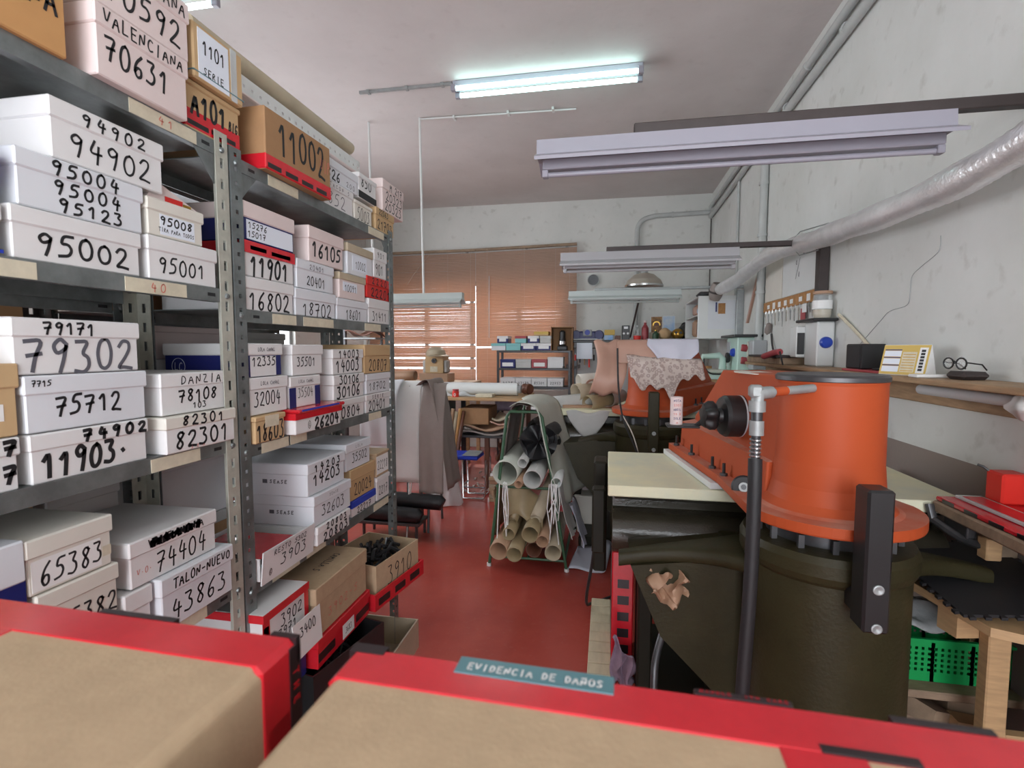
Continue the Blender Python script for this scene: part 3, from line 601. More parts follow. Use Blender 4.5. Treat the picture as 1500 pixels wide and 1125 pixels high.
# things behind on the rear shelving, seen through the gaps
def rear(y0, y1, z0, z1, m, lab, xf=-1.336, d=.28, ml=None, extra=None, lf=.34, body=None): return shoe_box(y0, y1, z0, z1, m=m, ml=ml, lab=lab, xf=xf, d=d, extra=extra, lf=lf, body=body, group='boxes on the rear shelving')
rear(1.29, 1.66, 1.224, 1.465, 'white_card', 'large white box on the rear shelving behind the 12335 box')
rear(1.29, 1.66, 1.467, 1.568, 'pink_card', 'flat pale box topmost on the rear shelving behind the 12335 box', lf=.2)
rear(.285, .93, 1.63, 2.0, 'brown_kraft', 'large brown carton on the rear shelving behind the 94902 box', lf=.1)
rear(.285, .97, 1.25, 1.60, 'brown_kraft', 'large brown carton on the rear shelving behind the 79302 box', lf=.1)
rear(.285, .97, .85, 1.20, 'brown_kraft', 'large brown carton on the rear shelving behind the 65383 box', lf=.1)
rear(.99, 1.184, .85, .97, 'brown_kraft', 'brown box on the rear shelving behind the 74404 box', ml='grey_leather')
rear(.99, 1.184, .972, 1.17, 'white_card', 'large white box on the rear shelving under the third shelf')
rear(1.68, 1.955, 1.224, 1.56, 'grey_leather', 'tall pale grey carton on the rear shelving behind the 35501 box', lf=.08)
rear(1.97, 2.24, 1.224, 1.42, 'tan_card', 'tan carton on the rear shelving near the aisle end')
rear(1.29, 1.60, .818, .928, 'brown_kraft', 'flat brown box with a grey lid on the rear shelving behind the 14203 box', ml='grey_leather')
rear(1.29, 1.62, .93, 1.14, 'white_card', 'pale carton on the rear shelving behind the 14203 box', lf=.12)
rear(1.29, 1.60, 1.608, 1.78, 'brown_kraft', 'brown box on the rear shelving behind the 15276 box')
rear(.95, 1.184, 1.63, 1.80, 'brown_kraft', 'dark brown box on the rear shelving behind the 95008 box')
# folded pink paper and coloured bits beside the 95008 box
t = thing('folded_flyer', 'folded pink paper with colourful print lying on the 95008 box', 'paper', (-1.12, 1.06, 1.838))
obj('paper', MB().prism([(1.0, 1.838), (1.155, 1.838), (1.03, 1.882)], -1.2, -1.02, 'pink_card', 'yz'), t)
b = MB(); b.box(-1.019, -1.018, 1.05, 1.10, 1.838, 1.853, 'red_card'); b.box(-1.019, -1.018, 1.102, 1.125, 1.838, 1.848, 'gold'); obj('print', b, t)

# --- far bay, top shelf
t = thing('shoe_box', 'brown carton marked 11002 sealed with red tape along its base', 'box', (-1.13, 1.53, AR), G2)
X = RZ(-.03, (-1.12, 1.53, 0))
b = MB(); b.cbox(-1.28, -.97, 1.362, 1.698, AR, 2.195, 'brown_kraft', .003, X=X); b.text('11002', tuple(X @ V((-.97, 1.54, 2.13))), tuple((X.to_3x3() @ V((0, 1, 0)))), (0, 0, 1), .25, .095, .010, slant=.0)
b.text('VIP', tuple(X @ V((-.97, 1.665, 2.12))), tuple((X.to_3x3() @ V((0, 1, 0)))), (0, 0, 1), .06, .04, .003, 'red_ink'); obj('box_body', b, t)
b = MB(); b.cbox(-1.2815, -.9685, 1.3605, 1.6995, AR + .001, AR + .045, 'red_tape', .003, X=X)
for a in (1.37, 1.45, 1.53, 1.61): b.box(-.969, -.968, a, a + .06, AR + .006, AR + .020, 'tape_black', X=X)
obj('packing_tape', b, t)
L2(1.712, 1.928, AR, 2.112, body=[T('852', .42, .5, .62, .72, .0035, 'faded_ink')], lidt=[T('TACON 5', .5, .5, .7, .5, .002, 'faded_ink')], lab='white box marked 852 under the 826 box', m='white_card', lf=.3)
L2(1.722, 1.970, 2.114, 2.192, body=[T('826', .25, .55, .4, .8, .006), T('200', .76, .4, .3, .4, .0025, 'faded_ink')], lab='white box marked 826 beside the 11002 carton', m='cool_card', lf=.4)
L2(1.935, 2.095, AR, 2.096, body=[T('5003', .5, .45, .7, .8, .0035)], lab='white box marked 5003 under the 850 box', m='cream_card', lf=.2)
L2(1.977, 2.140, 2.114, 2.215, body=[T('850', .42, .85, .6, .5, .0055)], lab='white box marked 850 with a black lower half', m='white_card', lf=.2, extra=[('patch', 0, 1, .02, .3, 'ink')])
L2(2.125, 2.322, AR, 2.118, body=[T('21703', .5, .45, .8, .6, .005)], lidt=[T('22063', .4, .5, .5, .7, .004)], lab='tan box marked 21703 at the aisle end of the top shelf', m='tan_card')
L2(2.200, 2.440, 2.120, 2.262, body=[T('20323', .55, .75, .8, .38, .005), T('20323', .5, .28, .8, .38, .005)], lidt=[T('M 217', .6, .5, .6, .7, .0045)], lab='pinkish white box marked M 217 overhanging the aisle end', m='pink_card', lf=.3)
t = thing('steel_angle_bundle', 'pale perforated steel angle lying along the top of the far bay', 'steel angle', (-1.22, 1.75, 2.30))
b = MB(); holes_flange(b, (0, 0, 0), (0, 1, 0), .06, .78, 20, .010, .012, 'pvc_white')
Xm = Matrix.Translation((-1.13, 1.46, 2.318)) @ Matrix.Rotation(-PI / 2, 4, 'X') @ Matrix.Translation((0, -.03, 0)); b.v = [tuple(Xm @ V(p)) for p in b.v]
b.box(-1.19, -1.131, 1.46, 2.24, 2.346, 2.348, 'pvc_white'); obj('perforated_angle', b, t)
one('fabric_tube', MB().tube([(-1.17, 1.30, 2.405), (-1.17, 2.22, 2.405)], .028, 'beige_leather', 14), 'long tan roll lying on the perforated steel angle', 'roll')
one('board', MB().cbox(-1.28, -1.10, 1.34, 2.19, 2.268, 2.280, 'pink_card'), 'pale board under the steel angle on top of the far bay', 'board')
# second shelf
L2(1.287, 1.515, BR, 1.703, body=[T('16802', .48, .5, .86, .85, .0065)], lab='white shoe box marked 16802, lowest by the post', m='white_card', lf=.36)
L2(1.289, 1.522, 1.705, 1.803, body=[T('11901', .48, .5, .78, .85, .009)], lab='white shoe box marked 11901 with red tape round its lid', m='white_card', lf=.34, extra=[('lidband', 0, 1, .66, 1.0, 'red_tape'), ('lidpatch', .1, .4, .76, .88, 'tape_black'), ('lidpatch', .5, .9, .74, .86, 'tape_black')])
L2(1.290, 1.528, 1.805, 1.912, body=[T('15276', .26, .72, .36, .26, .003), T('15017', .24, .32, .34, .26, .003)], lab='white lidded navy shoe box with a paper marked 15276 and 15017', m='navy', ml='pink_card', lf=.42, extra=[('patch', .06, .96, .04, .54, 'blue_paper')])
L2(1.520, 1.775, BR, 1.698, body=[T('18702', .52, .45, .74, .8, .005)], lab='white shoe box marked 18702, lowest of the second column', m='cool_card', lf=.4)
L2(1.532, 1.766, 1.700, 1.795, body=[T('20401', .5, .45, .5, .5, .004)], lidt=[T('20401', .5, .4, .4, .5, .0025, 'faded_ink')], lab='white shoe box marked 20401 under the 16105 box', m='cool_card')
L2(1.606, 1.842, 1.797, 1.918, body=[T('16105', .5, .6, .84, .62, .0085)], lab='white shoe box marked 16105, topmost of the second column', m='pink_card', lf=.36)
L2(1.780, 2.034, BR, 1.690, body=[T('18601', .52, .45, .5, .72, .004)], lab='white shoe box marked 18601 on the second shelf', m='cool_card', lf=.36)
L2(1.802, 2.020, 1.692, 1.790, body=[T('10091', .42, .6, .44, .36, .0032)], lab='white shoe box marked 10091 with a mottled lid', m='pink_card', ml='beige_leather', lf=.28, extra=[('patch', .15, .66, .3, .66, 'blue_paper')])
L2(1.868, 2.092, 1.792, 1.912, body=[T('10002', .5, .5, .4, .36, .003)], lab='white shoe box marked 10002 with a mottled lid', m='cool_card', ml='beige_leather', lf=.28, extra=[('patch', .2, .75, .15, .66, 'blue_paper')])
L2(2.040, 2.284, BR, 1.714, body=[T('31411', .45, .5, .6, .6, .0042)], lab='white shoe box marked 31411 under the red box', m='white_card', lf=.4)
L2(2.028, 2.284, 1.716, 1.808, body=[T('22201', .55, .45, .8, .7, .006)], lidt=[T('22201', .55, .5, .8, .7, .005)], lab='red shoe box marked 22201 at the aisle end', m='red_card', lf=.42)
L2(2.100, 2.232, 1.810, 1.935, body=[T('901', .42, .5, .6, .6, .0045)], lidt=[T('901', .5, .5, .6, .4, .003)], lab='small white shoe box marked 901 on the red box', m='white_card', lf=.42)
# third shelf
L2(1.288, 1.430, CR, 1.303, body=[T('18603', .5, .45, .9, .85, .006)], lab='tan box marked 18603 with a torn paper on top', m='tan_card', lf=.2, xf=-.985, extra=[('lidpatch', .3, .75, .55, .98, 'cream_label')])
L2(1.291, 1.468, 1.305, 1.415, body=[T('32004', .45, .62, .7, .55, .0042)], lidt=[T('LOLA CANAL', .5, .5, .5, .3, .0016, 'faded_ink')], lab='white shoe box marked 32004 on the tan 18603 box', m='white_card', lf=.33)
L2(1.289, 1.446, 1.417, 1.514, body=[T('12335', .45, .72, .7, .42, .0042)], lidt=[T('LOLA CANAL', .5, .5, .5, .3, .0016, 'faded_ink')], lab='white shoe box marked 12335 with blue edges, beside the post', m='navy', ml='white_card', lf=.36, extra=[('patch', .07, .80, .01, .62, 'white_card')], logo=True)
L2(1.450, 1.735, CR, 1.292, body=[T('26204', .66, .5, .56, .75, .009), T('@', .28, .5, .08, .6, .002)], lab='white shoe box marked 26204 with red tape round its lid', m='white_card', lf=.3, xf=-.965, extra=[('lidband', 0, 1, .7, 1.01, 'red_tape')])
L2(1.478, 1.656, 1.305, 1.408, body=[T('35504', .5, .7, .5, .46, .0028)], lidt=[T('LOLA CANAL', .5, .5, .5, .3, .0016, 'faded_ink')], lab='white shoe box marked 35504 between navy edges', m='white_card', lf=.34, extra=[('patch', 0, .2, 0, .64, 'navy'), ('patch', .82, 1, 0, .64, 'navy')])
L2(1.493, 1.678, 1.410, 1.512, body=[T('35501', .45, .66, .6, .46, .004)], lab='white shoe box marked 35501, topmost beside the 14003 stack', m='white_card', lf=.34)
t = thing('envelope', 'red and blue printed packet lying over the 26204 box', 'packet', (-1.05, 1.60, 1.293))
b = MB(); b.cbox(-1.10, -.955, 1.455, 1.742, 1.2925, 1.3045, 'red_tape'); b.box(-.955, -.954, 1.47, 1.70, 1.298, 1.304, 'blue'); obj('packet', b, t)
L2(1.744, 1.988, CR, 1.302, body=[T('20804', .45, .5, .8, .8, .0065)], lab='white shoe box marked 20804, lowest in its stack', m='white_card')
L2(1.744, 1.988, 1.304, 1.399, body=[T('30106', .48, .5, .78, .75, .0075)], lidt=[T('30106', .48, .5, .66, .8, .006)], lab='white shoe box marked 30106 in the third-shelf stack', m='white_card', lf=.42)
L2(1.740, 1.984, 1.401, 1.496, body=[T('14003', .48, .55, .78, .75, .0065)], lidt=[T('14003', .5, .5, .7, .8, .0055)], lab='white shoe box marked 14003, topmost of the 30106 stack', m='white_card', lf=.38)
L2(2.0, 2.248, CR, 1.302, body=[T('20401', .45, .5, .7, .8, .006)], lidt=[T('SERIE', .45, .5, .5, .5, .003)], lab='white shoe box marked SERIE 20401 at the aisle end', m='white_card')
L2(2.006, 2.252, 1.304, 1.390, body=[T('18702', .45, .55, .7, .6, .004)], lab='white shoe box marked 18702 under the tan 20807 box', m='cool_card')
L2(1.993, 2.262, 1.392, 1.515, body=[T('20807', .5, .45, .7, .7, .005)], lab='tan box marked 20807 at the aisle end of the third shelf', m='tan_card', lf=.4)
# fourth shelf
L2(1.562, 1.792, DR, .886, body=[T('20803', .55, .45, .78, .72, .0068)], lidt=[T('20803', .55, .5, .66, .72, .0056)], lab='white shoe box marked 20803, lowest on the fourth shelf', m='white_card', lf=.42, xf=-.97)
L2(1.553, 1.812, .888, .995, body=[T('32603', .5, .6, .62, .55, .0042)], lidt=[T('SEASE', .5, .5, .25, .25, .0016, 'faded_ink')], lab='white shoe box marked 32603 with a small logo on its long side', m='cool_card', xf=-.975, side='SEASE')
L2(1.536, 1.788, .997, 1.110, body=[T('14203', .5, .66, .74, .5, .007)], lidt=[T('14203', .5, .4, .74, .6, .006)], lab='white shoe box marked 14203, topmost on the fourth shelf', m='cool_card', xf=-.985, side='SEASE')
t = thing('shoe_box', 'open box with a tilted front card marked RESTO 3903, beside the post', 'box', (-1.12, 1.42, DR), G2)
b = MB(); b.box(-1.27, -.99, 1.292, 1.296, DR, .885, 'white_card'); b.box(-1.27, -.99, 1.546, 1.55, DR, .885, 'white_card'); b.box(-1.27, -.99, 1.296, 1.546, DR, DR + .004, 'white_card'); b.box(-1.274, -1.27, 1.292, 1.55, DR, .885, 'white_card'); obj('box_body', b, t)
b = MB(); Xm = Matrix.Translation((-.985, 1.42, DR)) @ Matrix.Rotation(.10, 4, 'Y'); b.box(-.002, .002, -.13, .135, -.012, .088, 'white_card', X=Xm)
b.text('RESTO 5302', (-.974, 1.42, DR + .071), (0, 1, 0), (.1, 0, 1), .17, .016, .0026); b.text('3903', (-.979, 1.44, DR + .036), (0, 1, 0), (.1, 0, 1), .14, .036, .0042); b.text('@', (-.980, 1.325, DR + .018), (0, 1, 0), (.1, 0, 1), .02, .02, .002); obj('front_flap', b, t)
for k, (m_, y, z, lab) in enumerate((('red_tape', 1.33, .895, 'red folder lying in the open 3903 box'), ('black_plastic', 1.40, .878, 'black folder lying in the open 3903 box'), ('teal_card', 1.36, .866, 'pale teal folder lying in the open 3903 box'))):
    one('folder', MB().cbox(-1.25, -1.0, 1.30 + .01 * k, 1.50 + .01 * k, z - .02, z - .012, m_), lab, 'folder', 'folders in the open box')
L2(1.862, 2.078, DR, .884, body=[T('22217', .5, .5, .6, .7, .0045)], lab='white box with a blue lid marked 22217', m='white_card', ml='blue', lf=.46)
L2(1.853, 2.073, .886, 1.012, body=[T('20024', .5, .5, .72, .6, .005)], lab='tan box marked 20024 on the blue-lidded box', m='tan_card', lf=.36)
L2(1.822, 2.034, 1.014, 1.122, body=[T('35502', .55, .62, .62, .5, .004)], lidt=[T('LOLA', .5, .5, .3, .3, .0016, 'faded_ink')], lab='white shoe box marked 35502 on the tan 20024 box', m='cool_card', lf=.34)
L2(2.088, 2.224, DR, .924, body=[T('2217', .5, .5, .7, .45, .004)], lab='white box marked 2217 at the aisle end of the fourth shelf', m='white_card', lf=.2)
L2(2.088, 2.222, .926, 1.034, body=[T('22218', .5, .5, .8, .4, .0035)], lab='kraft box with a paper marked 22218 at the aisle end', m='kraft', lf=.1, extra=[('patch', .05, .95, .1, .85, 'paper')])
# fifth shelf: boxes jutting out over the aisle
xe = -.93
L2(1.245, 1.472, ER, .535, lab='navy box under the 3902 box beside the post', m='navy', xf=xe - .03)
t = shoe_box(1.247, 1.472, .537, .742, body=[T('3902', .6, .82, .5, .2, .0045), T('3971', .5, .60, .42, .18, .004)], lab='white topped box edged in red tape, marked 3902', m='white_card', xf=xe - .02, group=G2, lf=.12, extra=[('lidband', 0, 1, .88, .995, 'red_tape'), ('patch', 0, .14, 0, .88, 'red_tape'), ('patch', .9, 1, 0, .88, 'red_tape'), ('patch', .02, .12, .1, .8, 'tape_black')])
t = thing('card_sign', 'white card marked 3400 leaning on the 3902 box', 'card', (-.935, 1.44, .536)); b = MB(); Xm = Matrix.Translation((-.928, 1.43, .536)) @ Matrix.Rotation(-.06, 4, 'Y'); b.box(-.0015, .0015, -.075, .075, 0, .115, 'paper', X=Xm); b.text('3400', (-.931, 1.43, .615), (0, 1, 0), (-.06, 0, 1), .09, .03, .004); b.text('1 C', (-.930, 1.41, .57), (0, 1, 0), (-.06, 0, 1), .06, .02, .003); obj('card', b, t)
L2(1.482, 1.862, ER + .001, .532, lab='flat box wrapped in red tape with a white label marked 3683', m='red_tape', xf=xe, lf=.3, body=[T('3683', .55, .5, .12, .3, .0026)], extra=[('patch', .44, .66, .1, .62, 'paper'), ('patch', .02, .3, .2, .5, 'tape_black'), ('patch', .7, .98, .2, .5, 'tape_black')])
t = L2(1.485, 1.850, .534, .706, lab='large kraft shoe box with upside-down lettering on its lid', m='kraft', xf=xe - .005, lf=.34, body=[T('3902-5', .5, .5, .6, .25, .003, 'red_ink')])
lm = MB(); lm.text('CAMILLA S', (.06, .03, .1722), (0, -1, 0), (1, 0, 0), .16, .026, .004); obj('lid_print', lm, t)
t = thing('storage_tray', 'shallow tray wrapped in red tape under the open box 3910', 'tray', (-1.05, 2.08, ER), G2)
def tray(t, x0, x1, y0, y1, z0, z1, m, th=.006, flare=.012, name='tray_body', X=None):
    b = MB()
    for (a, c, e, f) in ((x0, x1, y0, y0 + th), (x0, x1, y1 - th, y1), (x0, x0 + th, y0 + th, y1 - th), (x1 - th, x1, y0 + th, y1 - th)): b.box(a, c, e, f, z0, z1, m)
    b.box(x0 + th, x1 - th, y0 + th, y1 - th, z0, z0 + th, m)
    if X: b.v = [tuple(X @ V(p)) for p in b.v]
    return obj(name, b, t)
XA = RZ(-.17, (xe, 1.9, 0)); tray(t, -1.22, xe + .02, 1.875, 2.26, ER, .50, 'red_tape', X=XA); 
for a in (1.90, 2.02, 2.14): obj('tape_print', MB().box(xe + .02, xe + .021, a, a + .08, ER + .015, ER + .045, 'tape_black', X=XA), t)
t = thing('cardboard_box', 'open kraft box marked 3910 holding black straps, at the aisle end', 'box', (-1.05, 2.09, .437), G2)
tray(t, -1.2, xe + .006, 1.905, 2.235, .437, .605, 'kraft', name='box_body', X=XA); b = MB(); b.text('3910', tuple(XA @ V((xe + .006, 2.08, .53))), tuple(XA.to_3x3() @ V((0, 1, 0))), (0, 0, 1), .20, .075, .005); obj('box_writing', b, t)
b = MB(); rnd = random.Random(3)
for k in range(26):
    x, y = rnd.uniform(-1.12, -.98), rnd.uniform(1.97, 2.16); a = rnd.uniform(0, PI); pts = [(x + math.cos(a) * s_ * .06, min(2.20, max(1.95, y + math.sin(a) * s_ * .09)), .565 + .03 * math.sin(s_ * 2 + k) + rnd.uniform(0, .03)) for s_ in (-1, -.5, 0, .5, 1)]
    b.tube([tuple(XA @ V((min(-.95, max(-1.17, p[0])), p[1], p[2]))) for p in pts], .008, 'black_leather', 6)
one('black_straps', b, 'tangle of black straps heaped in the open 3910 box', 'straps', kind='stuff')
t = thing('cardboard_box', 'black open box with a white label standing on the lowest shelf', 'box', (-1.05, 1.64, FR), G2)
XC = RZ(-.22, (-.93, 1.45, 0)); tray(t, -1.13, -.93, 1.45, 1.82, FR, .43, 'black_plastic', name='box_body', X=XC); b = MB(); b.box(-.93, -.929, 1.58, 1.70, .26, .38, 'paper', X=XC); b.text('RUSC21', tuple(XC @ V((-.929, 1.64, .32))), tuple(XC.to_3x3() @ V((0, 1, 0))), (0, 0, 1), .10, .03, .0035, 'faded_ink'); obj('box_label', b, t, 'white paper label')
b = MB()
for k in range(16):
    x, y = rnd.uniform(-1.08, -.98), rnd.uniform(1.52, 1.75); b.tube([tuple(XC @ V(p_)) for p_ in ((x, y - .04, .33), (x + rnd.uniform(-.03, .03), y, .375), (x, y + .04, .33))], .010, 'black_leather', 6)
one('black_straps', b, 'black leather pieces piled in the black open box', 'straps', kind='stuff')
t = thing('storage_tray', 'pale open tray on the lowest shelf near the aisle end', 'tray', (-1.0, 2.05, FR), G2); tray(t, -1.2, -.88, 1.87, 2.255, FR, .20, 'beige_leather', .008)
# ================================================================== CARTONS IN THE FOREGROUND
ZT = 1.25
t = thing('packing_table', 'plain wooden packing table under the two taped cartons', 'table', (-.02, .2, 0))
obj('tabletop', MB().cbox(-.78, .60, -.12, .42, .87, .90, 'wood'), t)
for x in (-.74, .53):
    for y in (-.09, .35): obj('leg', MB().cbox(x, x + .05, y, y + .05, 0, .87, 'wood'), t)
def carton(lab, x0, x1, y0, y1, z0, z1, rz, piv, tapes):
    t = thing('cardboard_carton', lab, 'box', ((x0 + x1) / 2, (y0 + y1) / 2, z0), 'taped cartons in the foreground')
    X = RZ(rz, piv)
    obj('carton_body', MB().cbox(x0, x1, y0, y1, z0, z1, 'kraft', .007, X=X), t, bevel=.004)
    for n_, mm, boxes, texts in [(a_, m_, [q_], tx if k_ == 0 else []) for a_, m_, bs, tx in tapes for k_, q_ in enumerate(bs[::-1])]:
        b = MB()
        for q_ in boxes: b.cbox(*q_, mm, .006 if n_ == 'packing_tape' else .0004, X=X)
        if texts and n_ == 'tape_print': obj(n_, b, t); b = MB(); n_ = 'tape_lettering'
        for (s_, c, ru, uv, ww, hh, pen, ink) in texts: b.text(s_, tuple(X @ V(c)), tuple(X.to_3x3() @ V(ru)), tuple(X.to_3x3() @ V(uv)), ww, hh, pen, ink, slant=0, jit=.0)
        obj(n_, b, t, 'glossy red packing tape' if n_ == 'packing_tape' else None)
e = .0012
# left carton
x0, x1, y0, y1 = -.66, -.262, -.02, .386
carton('kraft carton with red tape over its far edge, left one in the foreground', x0, x1, y0, y1, .9005, ZT, -.03, (x1, y1, 0), [
    ('packing_tape', 'red_tape', [(x0 - e, x1 + e, y1 - .050, y1 + e, ZT - .10, ZT + e), (x1 - .2, x1 + e, y1 - .046, y1 + e, .91, ZT - .05), (x0 - e, x0 + .15, y1 - .075, y1 - .02, ZT - .05, ZT + e * .8)], []),
    ('tape_print', 'tape_black', [(-.47, -.385, y1 - .005, y1 + e * 1.7, ZT - .02, ZT + e * 1.6), (-.286, x1 + e * 1.7, y1 - .004, y1 + e * 1.7, ZT - .02, ZT + e * 1.6), (x1 - .01, x1 + e * 1.7, y1 - .013, y1 + e * 1.7, ZT - .15, ZT - .004)],
     [('THE GOODS', (x1 + e * 1.7, y1 - .006, ZT - .075), (0, 0, -1), (0, 1, 0), .11, .007, .0016, 'red_tape')]),
])
# right carton
x0, x1, y0, y1 = -.204, .46, -.06, .384
carton('kraft carton with red tape along its far edge, right one in the foreground', x0, x1, y0, y1, .9005, ZT, -.035, (x0, y1, 0), [
    ('packing_tape', 'red_tape', [(x0 - e, x1 + e, y1 - .048, y1 + e, ZT - .10, ZT + e), (.105, .165, y0 - e, y1 - .02, ZT - .05, ZT + e * .7)], []),
    ('tape_print', 'tape_black', [(x0 - e * 1.7, x0 + .028, y1 - .010, y1 + e * 1.7, ZT - .02, ZT + e * 1.6), (.065, .13, y1 - .004, y1 + e * 1.7, ZT - .03, ZT + e * 1.6), (.19, .25, y1 - .004, y1 + e * 1.7, ZT - .03, ZT + e * 1.6), (.135, .19, y1 - .043, y1 - .036, ZT - .02, ZT + e * 1.6)],
     [('HANDLE WITH CARE', (.098, y1 - .001, ZT + e * 1.6), (1, 0, 0), (0, 1, 0), .06, .003, .0006, 'red_tape')]),
    ('warning_label', 'tape_teal', [(-.113, .008, y1 - .018, y1 + e * 1.8, ZT - .03, ZT + e * 1.8)],
     [('EVIDENCIA DE DA\u00d1OS', (-.052, y1 - .010, ZT + e * 1.8), (1, 0, 0), (0, 1, 0), .105, .0075, .0014, 'paper')]),
])

# ================================================================== CLICKER PRESSES
def press(label, ax, ay, s, rz, detail=True, lx=-.625):
    """swing-beam cutting press: olive column and bed, orange turret whose beam swings over the cutting board.
    rz turns the beam; base stays square to the room"""
    t = thing('cutting_press', label, 'press', (ax, ay, 0), 'orange and olive cutting presses')
    P = lambda x, y, z: (ax + x * s, ay + y * s, z * s)
    def bx(mb, x0, x1, y0, y1, z0, z1, m, c=.008): return mb.cbox(ax + x0 * s, ax + x1 * s, ay + y0 * s, ay + y1 * s, z0 * s, z1 * s, m, c * s)
    # column
    b = MB(); b.lathe([(0, .0), (.245, 0), (.245, .05), (.228, .07), (.226, .84), (.236, .852), (.242, .87), (.242, .905), (.232, .925), (.17, .928), (.0, .928)], P(0, 0, 0), 'olive', 40); b.v = [(ax + (p[0] - ax) * s, ay + (p[1] - ay) * s, p[2] * s) for p in b.v]
    obj('column', b, t)
    b = MB(); b.lathe([(.165, .90), (.165, .975)], P(0, 0, 0), 'dark_steel', 30)
    for k in range(14): a = 2 * PI * k / 14; b.box(ax + .19 * math.cos(a) - .008, ax + .19 * math.cos(a) + .008, ay + .19 * math.sin(a) - .008, ay + .19 * math.sin(a) + .008, .925, .965, 'dark_steel')
    b.v = [(ax + (p[0] - ax) * s, ay + (p[1] - ay) * s, p[2] * s) for p in b.v]; obj('turret_bearing', b, t)
    # frame under the bed
    b = MB(); pr = [(-.585, .745), (-.2, .80), (-.2, .22), (-.28, .30), (-.48, .50)]
    b.prism([(ax + x * s, z * s) for x, z in pr], ay + .06 * s, ay + .62 * s, 'olive', 'xz')
    bx(b, -.25, .30, .1, .75, .06, .80, 'olive'); bx(b, -.535, -.475, .42, .62, .0, .76, 'dark_olive'); bx(b, -.475, .3, .1, .95, 0, .07, 'dark_olive'); obj('frame', b, t)
    # bed with a rounded lower front
    pf = [(.42, .90), (.42, .845)] + [(.405 - .10 * math.sin(a), .75 + .09 * math.cos(a)) for a in [i * PI / 14 for i in range(15)]] + [(.90, .66), (.90, .90)]
    b = MB(); n0 = len(pf); vs = [P(x, y, z) for x in (-.645, .535) for y, z in pf]
    b.add(vs, [tuple(range(n0)), tuple(range(n0, 2 * n0))[::-1]], 'olive'); b.add(vs, [(i, (i + 1) % n0, n0 + (i + 1) % n0, n0 + i)[::-1] for i in range(n0)], 'olive_gloss', True)
    bx(b, -.64, .53, .33, .98, .90, .912, 'dark_olive'); obj('bed', b, t)
    b = MB(); b.cbox(ax - .665 * s, ax + .60 * s, ay + .315 * s, ay + 1.0 * s, .913 * s, .957 * s, 'cutting_board', .004 * s); obj('cutting_board', b, t, 'thick pale cutting board')
    # swept skirt: a curved ledge reaching out on both sides of the column
    for sg, x_tip, z_tip in ((-1, lx, .755), (1, .515, .785)):
        def wing(u, v_, sg=sg, x_tip=x_tip, z_tip=z_tip):
            x = sg * .14 + (x_tip - sg * .14) * u; th = .062 - .012 * u
            zc = .80 + (z_tip - .80) * u + (.018 * math.sin(u * PI)); a = 2 * PI * v_
            dep = .028 + .16 * (1 - u) ** 2.6; pw = lambda q_: math.copysign(abs(q_) ** .55, q_)
            return P(x, .10 + dep * pw(math.cos(a)), zc + th * .5 * pw(math.sin(a)))
        b = MB(); b.sheet(wing, 16, 20, 'olive')
        tip = [wing(1, k / 20) for k in range(20)]; b.add(tip, [tuple(range(20)) if sg > 0 else tuple(range(20))[::-1]], 'olive'); obj('side_ledge', b, t)
    # side boxes on the operator's end
    b = MB(); bx(b, -.735, -.675, .60, .68, .56, .86, 'dark_olive'); bx(b, -.735, -.668, .86, 1.02, .36, .93, 'dark_olive', .01); obj('control_box', b, t)
    # swinging beam
    X = RZ(rz, (ax, ay, 0))
    def W(x, y, z): return X @ V(P(x, y, z))
    def wp(mb, poly, z0, z1, m, top=None):
        n = len(poly); vs = [W(x, y, z0) for x, y in poly] + [W(x, y, z1) for x, y in poly]
        mb.add(vs, [tuple(range(n))[::-1]] + [(i, (i + 1) % n, n + (i + 1) % n, n + i) for i in range(n)], m); mb.add(vs, [tuple(range(n, 2 * n))], top or m); return mb
    arc_ = lambda r, a0, a1, n: [(r * math.cos(a0 + (a1 - a0) * i / n), r * math.sin(a0 + (a1 - a0) * i / n)) for i in range(n + 1)]
    beam = thing  # noqa
    b = MB(); fl = arc_(.252, PI + .55, 2 * PI - .55, 22); fl = [(-.205, .35)] + arc_(.252, PI + .1, 2 * PI - .1, 26) + [(.205, .35), (.205, 1.02), (-.205, 1.02)]
    wp(b, fl, .985, 1.018, 'orange', 'orange_dust')
    lo = [(-.145, .10), (.145, .10), (.135, .97), (-.135, .97)]
    vs = [W(x, y, z) for z, poly in ((1.018, [(-.165, .05), (.165, .05), (.155, .99), (-.155, .99)]), (1.135, [(-.160, .05), (.160, .05), (.150, .985), (-.150, .985)]), (1.150, [(-.105, .05), (.105, .05), (.095, .96), (-.095, .96)])) for x, y in poly]
    b.add(vs, [(i, (i + 1) % 4, 4 + (i + 1) % 4, 4 + i) for i in range(4)], 'orange'); b.add(vs, [(8, 9, 10, 11)] + [(4 + i, 4 + (i + 1) % 4, 8 + (i + 1) % 4, 8 + i) for i in range(4)], 'orange_dust')
    # upper web, its top falling away towards the tip
    side = [(.02, 1.13), (.94, 1.13), (.94, 1.17), (.86, 1.22), (.72, 1.32), (.60, 1.408), (.02, 1.415)]
    vs = [W(sx * (.145 if y < .1 else .10), y, z) for sx in (-1, 1) for y, z in side]; n = len(side)
    b.add(vs, [tuple(range(n))[::-1], tuple(range(n, 2 * n))] + [(i, (i + 1) % n, n + (i + 1) % n, n + i) for i in range(n)], 'orange')
    bm = obj('beam', b, t, 'orange swinging beam', bevel=.006 * s)
